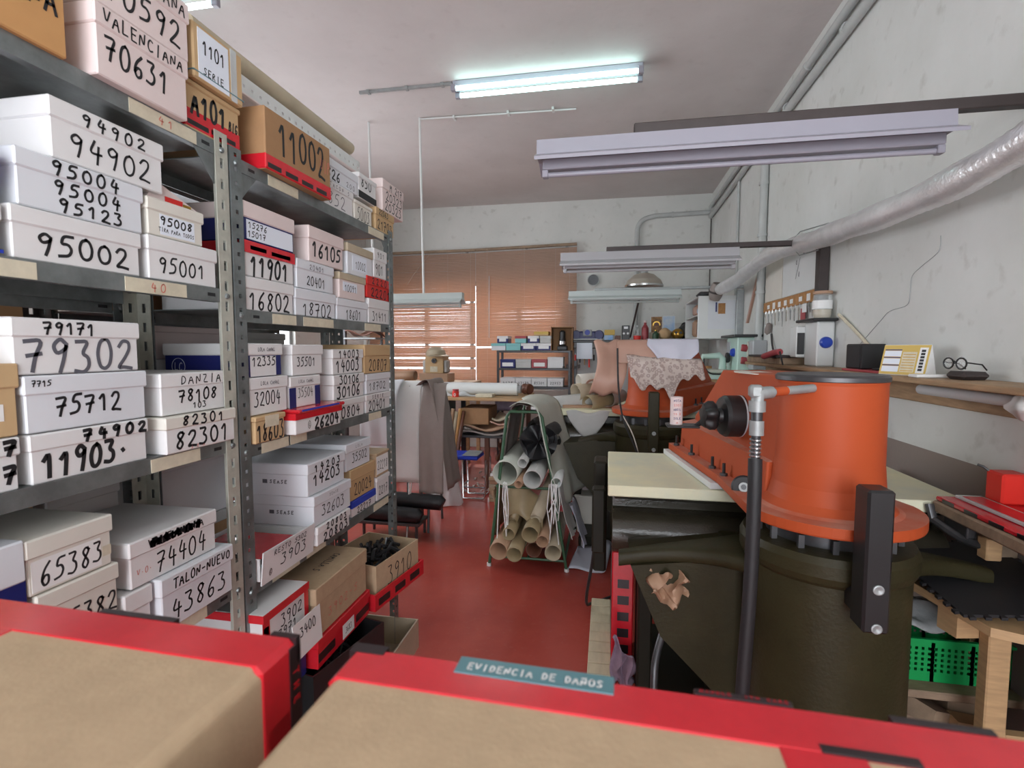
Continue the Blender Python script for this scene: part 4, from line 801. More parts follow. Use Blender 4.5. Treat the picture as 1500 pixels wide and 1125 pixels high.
    b = MB(); b.lathe([(.0, .99), (.20, 1.018), (.185, 1.024), (.165, 1.045), (.154, 1.09), (.148, 1.16), (.147, 1.392), (.149, 1.402)], P(0, 0, 0), 'orange', 44, ms=['orange', 'orange_dust'] + ['orange'] * 6); b.lathe([(.149, 1.402), (.152, 1.404), (.152, 1.416), (.146, 1.422), (.0, 1.422)], P(0, 0, 0), 'dark_steel', 44)
    b.v = [(ax + (p[0] - ax) * s, ay + (p[1] - ay) * s, p[2] * s) for p in b.v]; obj('turret', b, t, 'orange turret with a dark steel cap')
    b = MB(); wp(b, [(-.225, .36), (.2, .36), (.2, 1.035), (-.225, 1.035)], .960, .984, 'pvc_white'); obj('beater_plate', b, bm, 'pale metal plate under the beam')
    bt = MB()
    for k, y in enumerate((1.0 - .05, .72, .46, .34)):
        for x in (-.184, .184):
            q_ = W(x, y, 0); bt.tube([(q_.x, q_.y, 1.018 * s), (q_.x, q_.y, 1.066 * s)], .006 * s, 'black_plastic', 8); bt.tube([(q_.x, q_.y, 1.018 * s), (q_.x, q_.y, 1.028 * s)], .014 * s, 'dark_steel', 6)
    obj('bolt', bt, bm)
    # handwheel on the beam's left side
    d = (X.to_3x3() @ V((-1, 0, 0))); c0 = W(-.10, .345, 1.245)
    b = MB(); b.lathe([(0, 0), (.074, 0), (.078, .008), (.078, .085), (.070, .098), (.03, .10), (.026, .125)], c0, 'black_plastic', 32, d); b.lathe([(.0775, .026), (.079, .028), (.079, .032), (.0775, .034)], c0, 'grey_plastic', 32, d)
    hb = obj('adjuster_housing', b, bm, 'black round housing')
    b = MB(); n = 36; prof = [(.028, .115), (.040, .118), (.050, .130), (.050, .150), (.040, .166), (.0, .168)]
    u = V((0, 0, 1)); w_ = d.cross(u)
    def hw(i, j):
        k = int(round(i * (len(prof) - 1))); r, h = prof[k]; a = 2 * PI * j; r = r * (1 + (.14 * math.cos(5 * a) if 1 <= k <= 4 else 0)); return c0 + d * h + (u * math.cos(a) + w_ * math.sin(a)) * r
    b.sheet(hw, len(prof) - 1, 60, 'black_plastic'); obj('handwheel', b, hb)
    # roller
    q_ = W(-.195, .135, 1.03); b = MB(); b.lathe([(.0, .012), (.016, .012), (.018, .008), (.034, .008), (.040, 0), (.040, -.028), (0, -.028)], q_, 'black_rubber', 24, (-.25, -1, .25), ['grey_metal', 'dark_steel', 'black_rubber', 'black_rubber', 'black_rubber', 'black_rubber']); b.lathe([(0, .017), (.008, .017), (.009, .011)], q_, 'dark_steel', 12, (-.25, -1, .25)); obj('roller', b, bm)
    bar = 'black_plastic' if detail else 'olive'
    # stop bar bolted on behind the column
    b = MB(); bx(b, -.036, .026, -.340, -.268, .785, 1.150, bar, .006); bx(b, -.03, .02, -.27, -.20, .80, .86, bar); sb = obj('stop_bar', b, t, 'square steel stop bar')
    for zz in (.80, .90):
        b = MB(); b.lathe([(.013, -.002), (.013, .003), (.010, .004), (.0, .001)], P(-.004, -.340, zz), 'grey_metal', 14, (0, -1, 0)); b.v = [(ax + (p[0] - ax) * s, ay + (p[1] - ay) * s, p[2]) for p in b.v] if s != 1 and False else b.v; obj('bolt', b, sb)
    if detail:
        # hydraulic hose with elbow
        q0 = V(P(-.09, -.115, 1.385)); q1 = V((.405, 1.50, 1.376))
        b = MB(); b.tube([q0, q0 + (q1 - q0) * .55], .0125, 'grey_metal', 12); b.tube([q0 + (q1 - q0) * .45, q1 + (q0 - q1) * .12], .0115, 'grey_metal', 12)
        b.tube([q0 + (q1 - q0) * .5, q0 + (q1 - q0) * .72], .013, 'orange', 12)
        b.tube([q1 + (q0 - q1).normalized() * .05, q1, q1 + V((0, 0, -.03))], [.017, .021, .017], 'grey_metal', 10); b.cbox(q1.x - .022, q1.x + .012, q1.y - .018, q1.y + .018, q1.z - .012, q1.z + .024, 'grey_metal', .007)
        b.tube([q1 + V((0, 0, -.02)), q1 + V((0, 0, -.05))], .022, 'grey_metal', 12); b.tube([q1 + V((0, 0, -.05)), q1 + V((-.001, -.004, -.085))], .015, 'dark_steel', 12); b.tube([q1 + V((-.001, -.004, -.075)), q1 + V((-.001, -.006, -.115))], .019, 'grey_metal', 12)
        fit = obj('hose_fitting', b, t, 'grey metal elbow fitting')
        b = MB(); z0 = q1 + V((-.002, -.006, -.115)); b.tube([z0, z0 + V((0, 0, -.075))], .0125, 'dark_steel', 10)
        for k in range(6): b.lathe([(.012, -.004), (.0165, -.002), (.0165, .002), (.012, .004)], z0 + V((0, 0, -.012 - k * .011)), 'chrome', 14)
        obj('spring_guard', b, fit)
        b = MB(); hp = cat_rom([z0 + V((0, 0, -.065)), (.400, 1.48, 1.10), (.392, 1.46, .85), (.378, 1.45, .55), (.372, 1.45, .2), (.372, 1.46, .02)], 8); b.tube(hp, .0185, 'black_rubber', 14); obj('hose', b, t, 'black rubber hose')
    return t
press('nearest cutting press, its orange turret rising beside the black hose', .672, 1.72, 1.0, math.radians(9.0))
press('cutting press further back, its orange beam draped with spotted leather', .30, 3.72, 1.06, math.radians(-28), detail=False, lx=-.48)

# things resting on the near press
t = thing('printed_tube', 'small pale tube covered in handwriting standing on the black bracket', 'tube', (.263, 2.05, 1.207))
b = MB(); b.tube([(.263, 2.05, 1.207), (.263, 2.05, 1.313)], .0235, 'pink_card', 16)
for k in range(6): b.text(('NOTA', '2303', 'ABRIL', '14 X', 'SOLE', 'M')[k], (.263, 2.0262, 1.30 - k * .017), (1, 0, 0), (0, 0, 1), .028, .008, .0013, 'red_ink' if k % 2 else 'navy', slant=0)
obj('tube_body', b, t)
t = thing('black_bracket', 'black bracket plate holding the small tube beside the handwheel', 'bracket', (.29, 2.05, 1.198)); b = MB(); b.cbox(.225, .345, 2.005, 2.095, 1.198, 1.206, 'black_plastic', .003); b.tube([(.335, 2.05, 1.2), (.37, 2.07, 1.225), (.42, 2.08, 1.26)], .010, 'black_plastic', 8); obj('plate', b, t)
def scrap(lab, m, poly, z, fn=None, name='leather_scrap', cat='leather', th=.003):
    """flat ragged piece lying at z, its outline given in x, y"""
    b = MB(); n = len(poly); b.prism(poly, z, z + th, m, 'xy'); return one(name, b, lab, cat)
scrap('pale torn leather scrap lying on the top of the nearest press beam', 'cream_card', [(.50, 1.90), (.58, 1.86), (.60, 2.0), (.58, 2.12), (.545, 2.10), (.53, 2.19), (.49, 2.15), (.47, 2.05)], 1.4085)
# crumpled beige paper hanging under the left ledge
b = MB(); b.sheet(lambda u, v_: (.15 + .12 * u + .012 * math.sin(v_ * 9), 1.772 + .022 * math.sin(u * 11 + v_ * 5) - .02 * v_, .735 - v_ * (.06 + .05 * math.sin(u * PI)) + .01 * math.sin(u * 17)), 14, 10, 'tan_leather'); one('crumpled_paper', b, 'crumpled beige paper tucked under the left ledge of the nearest press', 'paper', solid=.002)
# goods on the floor by the press
t = thing('cardboard_box', 'tall narrow box wrapped in red and black tape standing by the nearest press', 'box', (.08, 2.4, 0)); b = MB(); b.cbox(.03, .124, 2.26, 2.60, 0, .60, 'red_tape', .005)
for k in range(6): b.box(.055, .105, 2.259, 2.2601, .06 + k * .075, .10 + k * .075, 'tape_black')
for k in range(4): b.box(.0289, .0301, 2.30 + k * .07, 2.34 + k * .07, .05, .55, 'tape_black')
b.box(.04, .114, 2.29, 2.58, .60, .602, 'grey_leather'); obj('box_body', b, t)
t = thing('wooden_pallet', 'narrow pale wooden slatted board lying on the floor by the press', 'pallet', (0, 2.55, 0))
for k in range(9): obj('slat', MB().cbox(-.075, .032, 2.14 + k * .09, 2.226 + k * .09, .022, .04, 'plank_wood', .003), t)
obj('runner', MB().cbox(-.065, -.035, 2.14, 2.946, 0, .022, 'plank_wood'), t); obj('runner', MB().cbox(-.01, .02, 2.14, 2.946, 0, .022, 'plank_wood'), t)
b = MB(); b.sheet(lambda u, v_: (.035 + .09 * u + .01 * math.sin(v_ * 8), 2.12 + .10 * v_ + .015 * math.sin(u * 14), .005 + (.28 - .1 * u) * (1 - v_) ** 1.0 + .02 * math.sin(u * 9 + v_ * 6)), 12, 12, 'mauve'); one('cloth', b, 'crumpled mauve printed cloth on the floor against the red taped box', 'cloth', solid=.003)
one('power_cable', MB().tube(cat_rom([(-.04, 2.56, .80), (-.06, 2.60, .45), (-.10, 2.75, .12), (-.06, 2.95, .012), (.1, 3.1, .012)], 8), .008, 'black_rubber', 8), 'black cable hanging from the press down to the red floor', 'cable')
one('hose_loop', MB().tube(cat_rom([(.20, 1.80, .50), (.17, 1.74, .40), (.18, 1.70, .2), (.25, 1.66, .02)], 8), .013, 'dark_steel', 10), 'grey rubber tube drooping under the nearest press', 'hose')

# ================================================================== RIGHT-HAND BENCH AND CLUTTER
t = thing('workbench', 'wooden workbench against the right wall beyond the nearest press', 'workbench', (1.22, 1.6, 0))
obj('worktop', MB().cbox(1.135, R - .002, 1.1, 2.025, .925, .965, 'grey_wood', .006), t)
for y in (1.13, 1.96): obj('leg', MB().cbox(R - .07, R - .005, y, y + .06, 0, .925, 'grey_wood'), t)
b = MB(); b.cbox(1.16, 1.19, 1.88, 2.0, .86, .924, 'dark_steel'); b.cbox(1.18, 1.225, 1.82, 1.865, .83, .90, 'pale_wood'); b.tube([(1.125, 2.02, .95), (1.13, 2.0, .90), (1.16, 1.90, .87), (1.20, 1.84, .865)], .014, 'dark_steel', 8); obj('clamp', b, t)
t = thing('flattened_carton', 'flattened carton covered in red tape lying on the workbench', 'carton', (1.25, 1.8, .966)); b = MB(); b.cbox(1.142, R - .01, 1.45, 2.018, .966, .982, 'red_tape', .004)
for k in range(5): b.box(1.1412, 1.143, 1.48 + k * .11, 1.54 + k * .11, .968, .980, 'tape_black')
obj('carton_panel', b, t)
b = MB(); b.cbox(1.19, 1.27, 1.65, 2.0, .983, .993, 'plastic_film', .002); b.box(1.20, 1.26, 1.67, 1.98, .993, .994, 'red_tape'); one('plastic_packet', b, 'flat clear packet with a red print on the taped carton', 'packet')
t = thing('red_bag', 'bright red stiff bag standing at the right end of the workbench', 'bag', (1.32, 1.86, .983)); b = MB(); b.cbox(1.285, R - .003, 1.93, 2.01, .983, 1.085, 'red_plastic', .006); obj('bag_body', b, t); b = MB(); b.tube([(1.29, 2.0, 1.08), (1.277, 2.01, 1.093), (1.265, 2.02, 1.098)], .004, 'black_plastic', 6); obj('bag_handle', b, t)
# black interlocking mat draped over the trestle
def puzzle_mat():
    b = MB(); pts = []
    x0, x1, y0, y1 = 0, .46, 0, .62
    def edge(a, c, n, sg):
        a, c = V(a), V(c); d = (c - a) / n; nn = V((-d.y, d.x)).normalized(); out = []
        for i in range(n):
            p = a + d * i; out += [p, p + d * .28, p + d * .2 + nn * .018 * sg, p + d * .62 + nn * .018 * sg, p + d * .54]
        return out
    pts = edge((x0, y0), (x1, y0), 9, -1) + edge((x1, y0), (x1, y1), 12, -1) + edge((x1, y1), (x0, y1), 9, -1) + edge((x0, y1), (x0, y0), 12, -1)
    b.prism([(p.x, p.y) for p in pts], 0, .012, 'black_rubber', 'xy'); return b
b = puzzle_mat(); Xm = Matrix.Translation((1.005, 1.62, .735)) @ Matrix.Rotation(math.radians(-5), 4, 'Y') @ Matrix.Rotation(math.radians(4), 4, 'X') @ Matrix.Scale(.75, 4); b.v = [tuple(Xm @ V(p)) for p in b.v]
one('foam_mat', b, 'black interlocking foam mat lying on the plank right of the press', 'mat')
t = thing('wooden_trestle', 'rough pale wooden trestle with a plank on top, right of the press', 'trestle', (1.14, 1.72, 0))
b = MB(); b.prism([(.985, 1.99), (1.06, 1.60), (1.34, 1.48), (1.36, 2.12)], .695, .722, 'pale_wood', 'xy'); obj('plank', b, t)
b = MB(); b.box(-.035, .035, 0, .20, -.075, 0, 'pale_wood', X=Matrix.Translation((1.05, 1.765, .69)) @ Matrix.Rotation(math.radians(-78), 4, 'Z')); obj('rail', b, t)
obj('leg', MB().cbox(1.125, 1.185, 1.70, 1.745, 0, .69, 'pale_wood', .004), t); obj('leg', MB().cbox(1.265, 1.325, 1.70, 1.745, 0, .69, 'pale_wood', .004), t); obj('leg', MB().cbox(1.29, 1.34, 2.04, 2.09, 0, .69, 'pale_wood', .004), t)
obj('foot_board', MB().cbox(1.186, 1.264, 1.705, 1.74, .26, .34, 'pale_wood', .004), t)
# green crate on boards
t = thing('plastic_crate', 'green perforated plastic crate on boards beside the press', 'crate', (1.16, 2.05, .35)); b = MB()
x0, x1, y0, y1, z0, z1 = .985, 1.345, 1.93, 2.20, .352, .50
def perf(b, o, ua, L_, H_, n, rows):
    o = V(o); ua = V(ua); nn = ua.cross(V((0, 0, 1)))
    def pl(a0, a1, h0, h1):
        vs = [o + ua * a + V((0, 0, h)) + nn * d for d in (-.002, .002) for a, h in ((a0, h0), (a1, h0), (a1, h1), (a0, h1))]
        b.add(vs, [(3, 2, 1, 0), (4, 5, 6, 7), (0, 1, 5, 4), (1, 2, 6, 5), (2, 3, 7, 6), (3, 0, 4, 7)], 'green_plastic')
    pw = L_ / n; hz = H_ * .18; rh = (H_ - 2 * hz) / rows
    pl(0, L_, 0, hz); pl(0, L_, H_ - hz, H_)
    for r_ in range(rows):
        za = hz + r_ * rh; pl(0, L_, za, za + rh * .45)
        for i in range(n): pl(i * pw, i * pw + pw * .55, za + rh * .45, za + rh)
    for i in range(0, n + 1, 6):
        a = min(i * pw, L_ - .012); pl(a, a + .012, 0, H_)
perf(b, (x0, y0, z0), (1, 0, 0), x1 - x0, z1 - z0, 18, 5); perf(b, (x0, y1, z0), (1, 0, 0), x1 - x0, z1 - z0, 18, 5); perf(b, (x0, y0, z0), (0, 1, 0), y1 - y0, z1 - z0, 13, 5); perf(b, (x1, y0, z0), (0, 1, 0), y1 - y0, z1 - z0, 13, 5)
b.box(x0, x1, y0, y1, z0, z0 + .004, 'green_plastic'); obj('crate_body', b, t)
b = MB()
for (a, c, e_, f) in ((x0 - .008, x1 + .008, y0 - .008, y0 + .004), (x0 - .008, x1 + .008, y1 - .004, y1 + .008), (x0 - .008, x0 + .004, y0, y1), (x1 - .004, x1 + .008, y0, y1)): b.box(a, c, e_, f, z1 - .006, z1 + .004, 'green_plastic')
obj('crate_rim', b, t)
b = MB(); b.sheet(lambda u, v_: (.99 + .32 * u, 1.925 + .25 * v_, .515 + .09 * math.sin(v_ * PI * .9 + .3) * (1 - .5 * u) + .012 * math.sin(u * 13 + v_ * 7) + .008 * math.sin(v_ * 23)), 20, 18, 'grey_film'); one('plastic_bag', b, 'crinkled grey plastic sheet heaped over the green crate', 'plastic bag', solid=.0015)
t = thing('board_stack', 'rough wooden boards on offcuts carrying the green crate', 'boards', (1.15, 2.05, 0))
obj('board', MB().cbox(.965, 1.36, 1.87, 2.24, .322, .35, 'grey_wood', .004), t)
b = MB(); b.box(-.05, .05, -.17, .17, 0, .06, 'grey_wood', X=Matrix.Translation((1.05, 2.05, .20)) @ Matrix.Rotation(.5, 4, 'Z') @ Matrix.Rotation(.35, 4, 'Y')); obj('offcut', b, t)
obj('offcut', MB().cbox(1.0, 1.12, 1.98, 2.2, 0, .19, 'grey_wood'), t); obj('offcut', MB().cbox(1.18, 1.34, 1.95, 2.2, 0, .321, 'grey_wood'), t)
b = MB(); b.prism([(1.16, .15), (1.24, .08), (1.30, .16), (1.26, .24), (1.17, .25)], 1.88, 1.94, 'pale_wood', 'xz'); one('wood_offcut', b, 'pale wooden offcut leaning under the boards beside the trestle', 'wood')
# ================================================================== MIDDLE OF THE ROOM
def spiral(p0, p1, r, m, turns=1.8, gap=.004, n=44, flare=0):
    """sheet wound into a roll, open at both ends"""
    p0, p1 = V(p0), V(p1); d = (p1 - p0).normalized(); u = d.cross(V((0, 0, 1))).normalized(); w_ = u.cross(d); a0 = random.uniform(0, 6)
    def fn(i, j):
        an = a0 + i * turns * 2 * PI; rr = (r - gap * turns + gap * turns * i) * (1 + flare * (1 - j)); return p0.lerp(p1, j) + (u * math.cos(an) + w_ * math.sin(an)) * rr
    return MB().sheet(fn, n, 3, m)
def roll(lab, p0, p1, r, m, cat='roll', name='leather_roll', group=None, turns=1.8, th=.003, flare=0): return one(name, spiral(p0, p1, r, m, turns, flare=flare), lab, cat, group, solid=th)

# green trestle rack holding rolls
t = thing('roll_rack', 'green tube A-frame rack in the middle of the aisle, stuffed with rolls', 'rack', (-.52, 3.75, 0))
for y in (3.36, 4.12):
    b = MB(); b.tube([(-.79, y, .0), (-.665, y, 1.04), (-.64, y, 1.075), (-.45, y, 1.075), (-.425, y, 1.04), (-.255, y, .0)], .0105, 'green_paint', 10)
    b.tube([(-.735, y, .56), (-.345, y, .56)], .009, 'green_paint', 8); b.tube([(-.77, y, .07), (-.27, y, .07)], .009, 'green_paint', 8); obj('end_frame', b, t)
b = MB()
for x, z in ((-.63, 1.075), (-.46, 1.075), (-.735, .56), (-.345, .56), (-.54, .56), (-.77, .07), (-.27, .07), (-.52, .07)): b.tube([(x, 3.36, z), (x, 4.12, z)], .009, 'green_paint', 8)
obj('cross_bar', b, t)
for x in (-.79, -.255):
    for y in (3.36, 4.12): obj('foot', MB().cyl((x, y, 0), (x, y, .02), .016, 'pvc_white', 10), t)
gr = 'rolls stored in the green rack'
roll('wide kraft coloured roll, lowest left in the green rack', (-.705, 3.27, .145), (-.70, 4.05, .16), .062, 'tan_leather', group=gr, th=.004)
roll('kraft roll beside the lowest left one in the green rack', (-.595, 3.25, .138), (-.60, 4.0, .15), .052, 'gold_leather', group=gr)
roll('kraft roll lying on top of the two lowest left rolls in the green rack', (-.645, 3.32, .245), (-.65, 4.0, .255), .045, 'gold_leather', group=gr)
roll('open ended olive roll in the middle of the lower rack', (-.495, 3.30, .262), (-.49, 4.0, .28), .058, 'gold_leather', group=gr)
roll('narrow kraft roll right of the middle one in the lower rack', (-.412, 3.29, .222), (-.41, 4.0, .23), .042, 'tan_leather', group=gr)
roll('pale roll with a loose flap, lowest right in the green rack', (-.342, 3.31, .14), (-.36, 4.0, .15), .055, 'beige_leather', group=gr, turns=1.3)
roll('dark roll under the middle one in the lower rack', (-.478, 3.36, .135), (-.48, 4.0, .14), .055, 'brown_leather', group=gr)
roll('tall gold roll leaning in the lower rack, left one', (-.64, 3.45, .30), (-.56, 3.75, .56), .035, 'gold_leather', group=gr)
roll('tall gold roll leaning in the lower rack, right one', (-.47, 3.42, .33), (-.38, 3.72, .56), .045, 'beige_leather', group=gr)
roll('wide white tube with a dark open mouth on the middle of the rack', (-.475, 3.26, .645), (-.47, 4.0, .66), .062, 'grey_leather', group=gr, th=.006)
roll('slim grey tube on the middle level of the rack', (-.553, 3.33, .735), (-.56, 4.0, .75), .034, 'grey_leather', group=gr)
roll('slim brown roll hanging low under the middle level of the rack', (-.565, 3.24, .615), (-.56, 3.9, .62), .028, 'tan_leather', group=gr)
roll('big loose cream roll with black lining on the left of the rack', (-.665, 3.30, .665), (-.64, 4.0, .70), .085, 'sage_leather', group=gr, turns=1.25)
roll('narrow white tube at the right end of the middle level', (-.325, 3.34, .61), (-.33, 4.0, .62), .036, 'white_plastic', group=gr)
b = MB(); b.sheet(lambda u, v_: (-.46 + .12 * math.cos(u * 2 * PI) * (1 - .35 * abs(v_ - .5)) * (1 + .16 * math.sin(u * 30 + v_ * 9)), 3.42 + .55 * v_, .86 + .135 * math.sin(u * 2 * PI) * (1 + .12 * math.sin(u * 22))), 60, 6, 'black_leather'); b.sheet(lambda u, v_: (-.46 + .13 * v_ * math.cos(u * 2 * PI), 3.44 + .03 * math.sin(u * 25), .86 + .12 * v_ * math.sin(u * 2 * PI)), 30, 4, 'black_leather')
one('black_leather_bundle', b, 'bundle of black leather stuffed in the top of the green rack', 'leather')
def drape(prof, y0, y1, m, lab, wob=.012, nu=26, nv=14, th=.003, rag=0.0, skew=0.0, axis='y', cat='leather', name='leather_sheet', group='leather sheets draped over racks'):
    """sheet following the profile (x, z) and spanning y0..y1, with folds growing towards its ends"""
    P_ = cat_rom([(p[0], 0, p[1]) for p in prof], 8)
    def fn(u, v_):
        i = u * (len(P_) - 1); k = int(min(i, len(P_) - 2)); p = P_[k].lerp(P_[k + 1], i - k)
        fall = abs(u - .5) * 2; wv = wob * fall * math.sin(v_ * 13 + u * 3); yy = y0 + (y1 - y0) * v_ + rag * math.sin(u * 11) * (v_ - .5) * 2
        return (p.x + wv + skew * (v_ - .5) * u, yy, p.z + wob * .5 * math.sin(v_ * 9 + 1) * fall) if axis == 'y' else (yy, p.x + wv, p.z + wob * .4 * fall * math.sin(v_ * 9))
    return one(name, MB().sheet(fn, nu, nv, m), lab, cat, group, solid=th)
drape([(-.73, .66), (-.69, .90), (-.655, 1.08), (-.60, 1.11), (-.54, 1.095)], 3.46, 4.0, 'taupe_leather', 'taupe leather hanging down the left side of the green rack')
drape([(-.64, 1.105), (-.58, 1.135), (-.48, 1.125), (-.415, 1.07), (-.37, .90), (-.32, .72), (-.265, .55), (-.24, .42)], 3.33, 4.05, 'sage_leather', 'pale sage leather draped over the top of the green rack, falling to the right', wob=.016, skew=.16)
drape([(-.31, .58), (-.275, .42), (-.235, .30), (-.215, .24)], 3.30, 3.62, 'grey_leather', 'short pale leather flap hanging low on the right of the rack', wob=.01)
drape([(-.79, .50), (-.76, .36), (-.785, .15)], 3.42, 3.9, 'tan_leather', 'brown leather hanging low on the left of the rack')
b = MB(); b.sheet(lambda u, v_: (-.70 + .27 * u, 3.44 + .10 * v_ + .01 * math.sin(u * 9), .30 + .20 * v_ + .05 * math.sin(u * 5)), 14, 6, 'gold_leather'); one('leather_sheet', b, 'kraft sheet bulging across the front of the lower rolls', 'leather', gr, solid=.003)
b = MB(); rnd = random.Random(5)
for x0, n in ((-.685, 6), (-.345, 9)):
    for k in range(n):
        x = x0 + rnd.uniform(-.03, .03); y = 3.345 + rnd.uniform(-.02, .005); L_ = rnd.uniform(.18, .42); b.tube([(x, y, .60), (x + rnd.uniform(-.015, .015), y - .006, .60 - L_ / 2), (x + rnd.uniform(-.03, .03), y - .004, .60 - L_)], .0035, 'paper', 5)
one('paper_strips', b, 'frayed white strips hanging from the middle bar of the green rack', 'strips', kind='stuff')
# white sheet curling on the floor
b = MB()
def curl(u, v_):
    if u < .72: return (-.245 + .30 * u + .04 * v_, 3.40 + .42 * v_ - .05 * u, .008 + .006 * math.sin(u * 9 + v_ * 5))
    a = (u - .72) / .28 * 4.6; return (-.245 + .216 + .04 * v_ + .035 * math.sin(a), 3.40 + .42 * v_ - .036, .043 - .035 * math.cos(a))
b.sheet(curl, 34, 8, 'lilac_leather'); one('leather_sheet', b, 'lilac white sheet curling up on the floor beside the green rack', 'leather', solid=.003)
drape([(-.255, .36), (-.21, .25), (-.17, .13), (-.155, .06)], 3.62, 3.95, 'lilac_leather', 'round ended pale sheet slumped between the rack and the press', wob=.02)
t = thing('white_bin', 'small pale plastic bin on the floor beside the press', 'bin', (-.13, 4.2, 0)); b = MB(); b.prism([(-.23, 0), (-.05, 0), (-.02, .30), (-.26, .30)], 4.12, 4.32, 'cream_card', 'xz'); obj('bin_body', b, t, bevel=.01)

# draped horse behind the far bay
t = thing('drying_horse', 'metal horse behind the shelving, its legs under hanging leather', 'rack', (-1.6, 4.1, 0))
b = MB(); b.tube([(-1.95, 4.05, 1.2), (-1.38, 4.05, 1.2)], .014, 'dark_steel', 8); obj('top_bar', b, t)
for x in (-1.60, -1.42):
    for y, dy in ((3.98, -.10), (4.12, .12)): obj('leg', MB().tube([(x, y, 1.19), (x, y + dy, 0)], .011, 'dark_steel', 8), t)
obj('lower_bar', MB().tube([(-1.95, 3.91, .30), (-1.36, 3.91, .30)], .012, 'dark_steel', 8), t)
drape([(3.84, .42), (3.85, .62), (3.87, .85), (3.92, 1.08), (3.985, 1.205), (4.05, 1.225), (4.11, 1.20), (4.18, 1.0), (4.2, .7)], -1.93, -1.475, 'white_leather', 'white leather hanging over the front of the metal horse behind the shelving', axis='x', wob=.006)
drape([(3.80, .72), (3.80, .90), (3.84, 1.08), (3.93, 1.20), (4.02, 1.235)], -1.96, -1.66, 'cool_card', 'rounded pale sheet layered over the white leather beside the far post', axis='x', wob=.01)
drape([(-1.50, 1.20), (-1.44, 1.245), (-1.39, 1.21), (-1.33, .95), (-1.285, .65), (-1.245, .36)], 3.86, 4.22, 'taupe_leather', 'taupe leather falling down the right end of the metal horse', wob=.006)
drape([(3.835, .34), (3.845, .6), (3.86, .9), (3.93, 1.18), (4.0, 1.215)], -1.478, -1.275, 'taupe_leather', 'long taupe leather panel hanging beside the white one', axis='x', wob=.008)
for k, (y, z, x1, lab) in enumerate(((3.84, .285, -1.27, 'upper black roll under the hanging leather'), (3.74, .20, -1.42, 'lower black roll under the hanging leather'))):
    t = thing('leather_roll', lab, 'roll', (-1.6, y, z - .06), 'black rolls under the horse'); b = MB(); b.tube([(-1.95, y, z), (x1 - .02, y - .02, z - .01), (x1, y - .02, z - .02)], [.062, .060, .04], 'black_leather', 14); obj('roll_body', b, t)
t = thing('roll_stand', 'low dark stand carrying the black rolls behind the shelving', 'stand', (-1.6, 3.8, 0)); b = MB(); b.cbox(-1.95, -1.42, 3.68, 3.90, .115, .14, 'dark_steel'); obj('stand_top', b, t)
for x in (-1.90, -1.46): obj('leg', MB().cbox(x, x + .02, 3.69, 3.71, 0, .115, 'dark_steel'), t); obj('leg', MB().cbox(x, x + .02, 3.87, 3.89, 0, .115, 'dark_steel'), t)
b = MB(); b.tube([(-1.56, 3.83, .42), (-1.55, 3.80, .3), (-1.56, 3.79, .12), (-1.54, 3.72, .004)], .006, 'paper', 6); b.tube([(-1.54, 3.83, .42), (-1.545, 3.81, .28), (-1.53, 3.79, .10)], .005, 'paper', 6); one('string', b, 'white string dangling in front of the black rolls', 'string')

# long cutting table under the blinds
t = thing('work_table', 'long wooden table under the blinds with shelves of leather beneath', 'table', (-1.45, 5.4, 0))
obj('tabletop', MB().cbox(-2.6, -.84, 5.12, 5.9, .955, .985, 'pale_wood', .004), t)
obj('shelf', MB().cbox(-1.72, -.86, 5.16, 5.85, .56, .585, 'dark_steel', .004), t)
for x, y in ((-1.70, 5.16), (-1.70, 5.80), (-.92, 5.16), (-.92, 5.80), (-2.55, 5.8), (-2.55, 5.16), (-1.27, 5.2)): obj('leg', MB().cbox(x, x + .05, y, y + .05, 0, .955 if x != -1.27 else .56, 'brown_leather' if x > -1.3 else 'dark_steel'), t)
one('cabinet', MB().cbox(-2.4, -1.76, 5.22, 5.8, .30, .95, 'green_paint', .01), 'dark green cabinet under the table behind the taupe leather', 'cabinet')
t = thing('paper_roll', 'long white paper roll lying across the table under the blinds', 'roll', (-1.4, 5.3, .986)); obj('roll_body', MB().tube([(-1.98, 5.42, 1.058), (-.95, 5.42, 1.058)], .068, 'white_plastic', 20), t); obj('core', MB().tube([(-.95, 5.42, 1.058), (-.915, 5.42, 1.058)], .045, 'grey_plastic', 16), t)
t = thing('spool', 'brown cord spool at the right end of the table', 'spool', (-.83, 5.5, .986)); obj('spool_body', MB().lathe([(0, -.05), (.055, -.05), (.06, -.03), (.052, 0), (.06, .03), (.055, .05), (0, .05)], (-.88, 5.62, 1.048), 'brown_leather', 16, (.8, -.6, 0)), t)
t = thing('red_jar', 'small red printed jar on the table in front of the paper roll', 'jar', (-1.58, 5.2, .986)); obj('jar_body', MB().lathe([(0, 0), (.036, 0), (.036, .055), (.030, .062), (0, .062)], (-1.58, 5.20, .986), 'red_plastic', 16), t); obj('jar_lid', MB().lathe([(.031, .0625), (.033, .064), (.033, .082), (0, .084)], (-1.58, 5.20, .986), 'red_socket', 16), t)
b = MB(); b.text('O', (-1.58, 5.1632, 1.012), (1, 0, 0), (0, 0, 1), .03, .028, .006, 'paper', slant=0); obj('jar_mark', b, t)
one('paper_pile', MB().cbox(-1.36, -1.18, 5.18, 5.33, .986, 1.02, 'cream_label', .004), 'small tan block of cards on the table right of the red jar', 'cards')
one('plastic_wrap', MB().sheet(lambda u, v_: (-1.80 + .42 * u, 5.26 + .07 * v_, .988 + .05 * math.sin(v_ * PI) * (.6 + .4 * math.sin(u * 12))), 20, 6, 'plastic_film'), 'clear plastic wrap lying on the table by the red jar', 'plastic', solid=.001)
